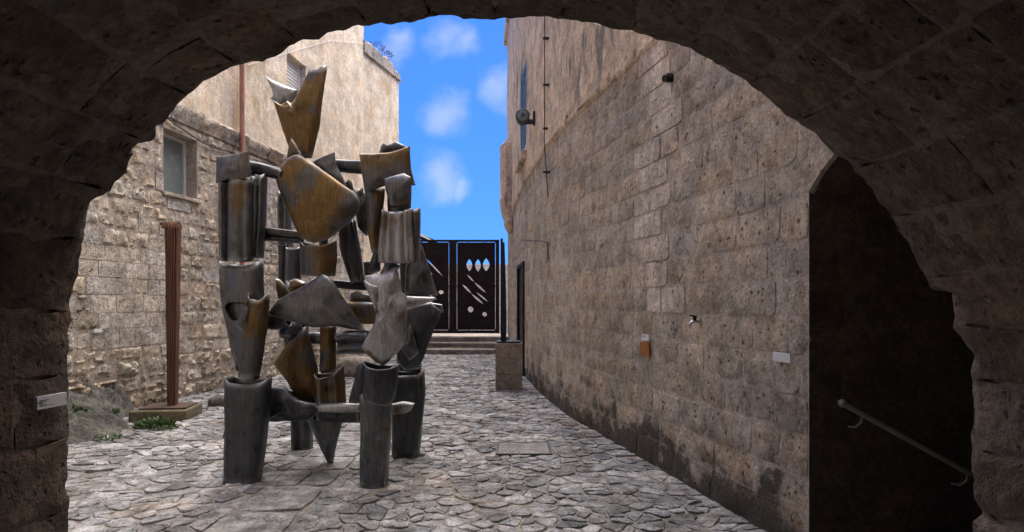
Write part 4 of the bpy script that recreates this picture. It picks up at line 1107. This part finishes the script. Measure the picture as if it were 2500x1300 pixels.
tag(tube_path('slack_wire', [RIGHT.map(RIGHT.s_of_px(1283), 2.93, .05), RIGHT.map(RIGHT.s_of_px(1310), 2.75, .10), RIGHT.map(RIGHT.s_of_px(1335), 2.62, .06), RIGHT.map(RIGHT.s_of_px(1340), 2.58, .02), RIGHT.map(RIGHT.s_of_px(1341), 2.3, .02)], .010, 'cable', None, 6), 'short slack wire low on the right wall above the door', 'cable')
ln_ = RIGHT.s_of_px(1310); lz = 5.0
wl = root('wall_lamp', 'round metal floodlight on a bracket beside the blue window', 'lamp')
path_box('wall_plate', RIGHT, ln_-.04, ln_+.04, lz-.13, lz+.13, .0, .07, 'iron', wl, .01)
tube_path('arm', [RIGHT.map(ln_, lz-.06, .06), RIGHT.map(ln_, lz-.07, .24)], .05, 'iron', wl, 10)
c_ = Vector(RIGHT.map(ln_, lz, .26))
tube_path('lamp_body', [c_+Vector((0, -.13, .01)), c_+Vector((0, -.12, .01)), c_+Vector((0, .05, 0)), c_+Vector((0, .16, 0))], [.115, .13, .125, .07], 'iron', wl, 18)
tube_path('lens', [c_+Vector((0, -.131, .01)), c_+Vector((0, -.15, .01))], [.10, .06], 'glass', wl, 18)
tube_path('lens_cap', [c_+Vector((0, -.14, .01)), c_+Vector((0, -.165, .01))], [.035, .03], 'iron', wl, 12)
sc_s = RIGHT.s_of_px(1642); cz = 3.66
scm = root('security_camera', 'small black round camera high on the pale block strip', 'camera')
tube_path('body', [RIGHT.map(sc_s, cz, .0), RIGHT.map(sc_s, cz, .05), RIGHT.map(sc_s-.02, cz-.01, .09)], [.032, .038, .03], 'black', scm, 14)
tube_path('hood', [RIGHT.map(sc_s, cz+.03, .0), RIGHT.map(sc_s, cz+.035, .06)], [.02, .012], 'black', scm, 10)
ts_ = RIGHT.s_of_px(1712); tz = 1.445
tp = root('water_tap', 'small chrome water tap with black handle on the right wall', 'tap')
tube_path('flange', [RIGHT.map(ts_, tz, .005), RIGHT.map(ts_, tz, .02)], [.032, .030], 'chrome', tp, 14)
tube_path('spout', [RIGHT.map(ts_, tz, .015), RIGHT.map(ts_, tz, .06), RIGHT.map(ts_, tz-.004, .085), RIGHT.map(ts_, tz-.02, .10), RIGHT.map(ts_, tz-.045, .104)], [.013, .013, .013, .012, .011], 'chrome', tp, 10)
tube_path('handle', [RIGHT.map(ts_, tz+.008, .06), RIGHT.map(ts_, tz+.045, .06), RIGHT.map(ts_, tz+.05, .06)], [.012, .020, .018], 'black', tp, 10)
tube_path('lever', [RIGHT.map(ts_, tz+.046, .06), RIGHT.map(ts_, tz+.05, .105)], .007, 'black', tp, 8)
def wall_label(name, path, px0, px1, py0, py1, d, mat, label, lines, cat='label'):
    s0, s1 = sorted((path.s_of_px(px0), path.s_of_px(px1))); pm = path.at((s0+s1)/2)[0][1]
    z1, z0 = EYE-(py0-HY)*pm/F, EYE-(py1-HY)*pm/F
    r_ = root(name, label, cat)
    path_box('card', path, s0, s1, z0, z1, d, d+.008, mat, r_, .001)
    rev = path.side < 0
    for k, l_ in enumerate(lines):
        zz = z1-(z1-z0)*(.22+.11*k); a0, a1 = .07, .07+l_
        u0, u1 = (1-a1, 1-a0) if rev else (a0, a1)
        path_box('print_line', path, s0+(s1-s0)*u0, s0+(s1-s0)*u1, zz-.0035, zz, d+.0082, d+.0088, 'ink', r_)
wall_label('wall_label', RIGHT, 1573, 1591, 817, 832, .024, 'label', 'small white label just above the orange plaque', (.5, .35))
wall_label('orange_plaque', RIGHT, 1568, 1591, 836, 868, .022, 'orange', 'square orange plaque low on the right wall', (), 'plaque')
wall_label('wall_label', RIGHT, 1898, 1940, 862, 884, .024, 'label', 'wide white label near the dark stairwell corner', ())
wall_label('wall_label', LEFT, 222, 242, 803, 812, .04, 'label', 'tiny white label on the smooth blocks of the left house', ())
# label on the left pier of the arch, five lines of small print
lb = root('wall_label', 'white printed label on the left pier of the archway', 'label')
def jamb(px, py, d):
    # left pier face: follow the vault surface at that pixel
    lo, hi = .5, YF
    for _ in range(40):
        m_ = (lo+hi)/2; z = EYE-(py-HY)*m_/F; t = float(np.interp(z, [p[1] for p in sm_p[:40]], sm_t[:40]))
        x = vault(t, m_, d)[0]
        if CX+x/m_*F > px: hi = m_
        else: lo = m_
    return Vector(vault(t, m_, d))
c4 = [jamb(91, 970, .042), jamb(163, 958, .042), jamb(163, 988, .042), jamb(91, 1002, .042)]
c4[2] = c4[1]+(c4[3]-c4[0]); nrm = (c4[1]-c4[0]).cross(c4[3]-c4[0]).normalized(); nrm = nrm if nrm.x > 0 else -nrm
def card(name, u0, u1, v0, v1, d0, d1, mat):
    V = []
    for d in (d0, d1):
        for u, v in ((u0, v0), (u1, v0), (u1, v1), (u0, v1)): V.append(c4[0]+(c4[1]-c4[0])*u+(c4[3]-c4[0])*v+nrm*d)
    mesh_obj(name, V, [(0, 1, 2, 3), (7, 6, 5, 4), (0, 4, 5, 1), (1, 5, 6, 2), (2, 6, 7, 3), (3, 7, 4, 0)], mat, lb)
card('card', 0, 1, 0, 1, -.012, .0, 'label')
for k, words in enumerate((((.07, .17), (.18, .38)), ((.07, .19), (.21, .30)), ((.07, .17),), ((.07, .18), (.20, .27)), ((.07, .20), (.22, .40), (.42, .55)))):
    for a, b in words: card('print_line', a, b, .30+.105*k, .345+.105*k, .0002, .0008, 'ink')
for u in (.03, .955): card('screw', u-.012, u+.012, .46, .52, .0002, .003, 'black')
# manhole cover
mh = root('manhole_cover', 'square stone filled manhole cover set in the cobbles', 'manhole cover')
cx_, cy_ = .125, 7.14
bevel_box('cover', cx_-.27, cx_+.27, cy_-.27, cy_+.27, -.02, .022, 'coverfill', mh, .003)
for (a, b, c, d) in ((-.30, -.272, -.30, .30), (.272, .30, -.30, .30), (-.272, .272, -.30, -.272), (-.272, .272, .272, .30)):
    bevel_box('frame_bar', cx_+a, cx_+b, cy_+c, cy_+d, -.02, .026, 'iron', mh, .003)
# rock outcrop at the foot of the left wall
V, Fc = [], []; nx_, ny_ = 110, 130
for j in range(ny_+1):
    for i in range(nx_+1):
        y_ = 6.4+3.1*j/ny_; x_ = xl(y_)-.05+1.55*i/nx_; u = i/nx_
        edge = 1.15+.25*nz(y_*1.3, 2, 0)-max(0, (y_-8.3))*.75
        h = .50*max(0, 1-(u*1.55/edge))**.75 if edge > .05 and u*1.55 < edge else -.03
        if h > 0: h = h*(1+.35*nz(x_*3, y_*3, 1))+.11*(abs(nz(x_*5+y_*2, y_*6-x_*2, 2, 5))-.25)*min(1, h*8)+.03*math.sin(y_*9+x_*6)*min(1, h*5)
        V.append((x_, y_, h-.015))
for j in range(ny_):
    for i in range(nx_): Fc.append((j*(nx_+1)+i, j*(nx_+1)+i+1, (j+1)*(nx_+1)+i+1, (j+1)*(nx_+1)+i))
tag(mesh_obj('rock_outcrop', V, Fc, 'rock', smooth=60), 'low grey rock outcrop with moss at the foot of the left wall', 'rock')
def plant(base, n, size, spread, label, mat='leaf', name='weed_plant', leafw=.35, up=.6):
    V, Fc = [], []
    for k in range(n):
        a = random.uniform(0, 6.283); r = spread*math.sqrt(random.random()); c = Vector((math.cos(a)*r, math.sin(a)*r, random.uniform(0, size*.55)*(1-r/spread*.6)))
        d = Vector((math.cos(a)+random.gauss(0, .6), math.sin(a)+random.gauss(0, .6), up+random.gauss(0, .5))).normalized()
        w = d.orthogonal().normalized(); w.rotate(__import__('mathutils').Quaternion(d, random.uniform(0, 6.28))); l = size*random.uniform(.25, .6); ww = l*leafw
        b = len(V); nn = d.cross(w)*l*.12
        V += [c, c+d*l*.5+w*ww*.5+nn, c+d*l, c+d*l*.5-w*ww*.5+nn]; Fc += [(b, b+1, b+2), (b, b+2, b+3)]
    o = mesh_obj(name, V, Fc, mat); o.location = base
    return tag(o, label, 'plant', 'weeds growing in the courtyard')
plant(G(378, 1042)+Vector((0, 0, .0)), 420, .17, .20, 'leafy green weed clump beside the pole plinth')
plant(G(408, 1050), 160, .10, .12, 'small green weed at the front of the leafy clump')
plant(G(170, 1068), 260, .17, .14, 'dark green weed at the edge of the left pier')
plant(G(262, 1074), 160, .09, .15, 'low mossy weed along the front of the rock')
q = G(240, 1062); plant(Vector((-5.36, 8.05, .25)), 130, .13, .10, 'green weed growing on top of the rock near the pier')
plant(Vector((-5.22, 8.5, .16)), 110, .13, .09, 'small green weed on the rock near the plinth')
plant(Vector((-5.55, 10.3, .02)), 160, .14, .22, 'dry green weeds along the wall foot behind the pole', 'dryleaf')
for k, f in enumerate((.35, .62)):
    b = LEFT2.map(LEFT2.L*f, 9.58, -.08)
    plant(Vector(b), 60, .35, .28, ('dry grass tuft on the middle of the parapet', 'dry grass tuft near the end of the parapet')[k], 'dryleaf', leafw=.08, up=1.3)
def boulder(name, c, sx_, sy_, sz_, label, cat='stone', mat='rock'):
    bm = bmesh.new(); bmesh.ops.create_icosphere(bm, subdivisions=3, radius=1)
    for v in bm.verts:
        m_ = max(abs(v.co.x), abs(v.co.y), abs(v.co.z)); v.co = v.co*(.55+.45/m_*.75); v.co *= 1+.14*nz(v.co.x*2, v.co.y*2, v.co.z*2+c[0])
        v.co = Vector((v.co.x*sx_, v.co.y*sy_, max(v.co.z, -.5)*sz_+.5*sz_))
    me = bpy.data.meshes.new(name); bm.to_mesh(me); bm.free(); me.materials.append(M[mat]); me.shade_smooth(); me.set_sharp_from_angle(angle=math.radians(40))
    o = bpy.data.objects.new(name, me); COL.objects.link(o); o.location = c; return tag(o, label, cat)
g_ = G(532, 994); boulder('loose_stone', (g_.x, g_.y+.15, -.01), .22, .18, .12, 'weathered loose stone on the cobbles right of the pole plinth')
g_ = G(862, 922); boulder('stone_bench', (g_.x, g_.y+.35, -.01), .52, .38, .32, 'low pale stone block behind the sculpture', 'stone', 'steps')

# edge cables of the bird net, stretched along both walls
tag(tube_path('net_cable', [LEFT.map(LEFT.s_of_px(600), 6.35, .05), LEFT.map(LEFT.s_of_px(690), 7.16, .04), LEFT.map(LEFT.s_of_px(800), 8.45, .04), LEFT.map(LEFT.s_of_px(885), 9.40, .05)], .007, 'whitecable', None, 6), 'thin pale net cable rising along the upper left house wall', 'cable')
tag(tube_path('net_cable', [RIGHT.map(RIGHT.s_of_px(1480), 4.88, .07), RIGHT.map(RIGHT.s_of_px(1400), 5.55, .07), RIGHT.map(RIGHT.s_of_px(1320), 6.95, .07), RIGHT.map(RIGHT.s_of_px(1260), 9.3, .07)], .006, 'whitecable', None, 6), 'thin pale net cable rising along the upper right plaster wall', 'cable')
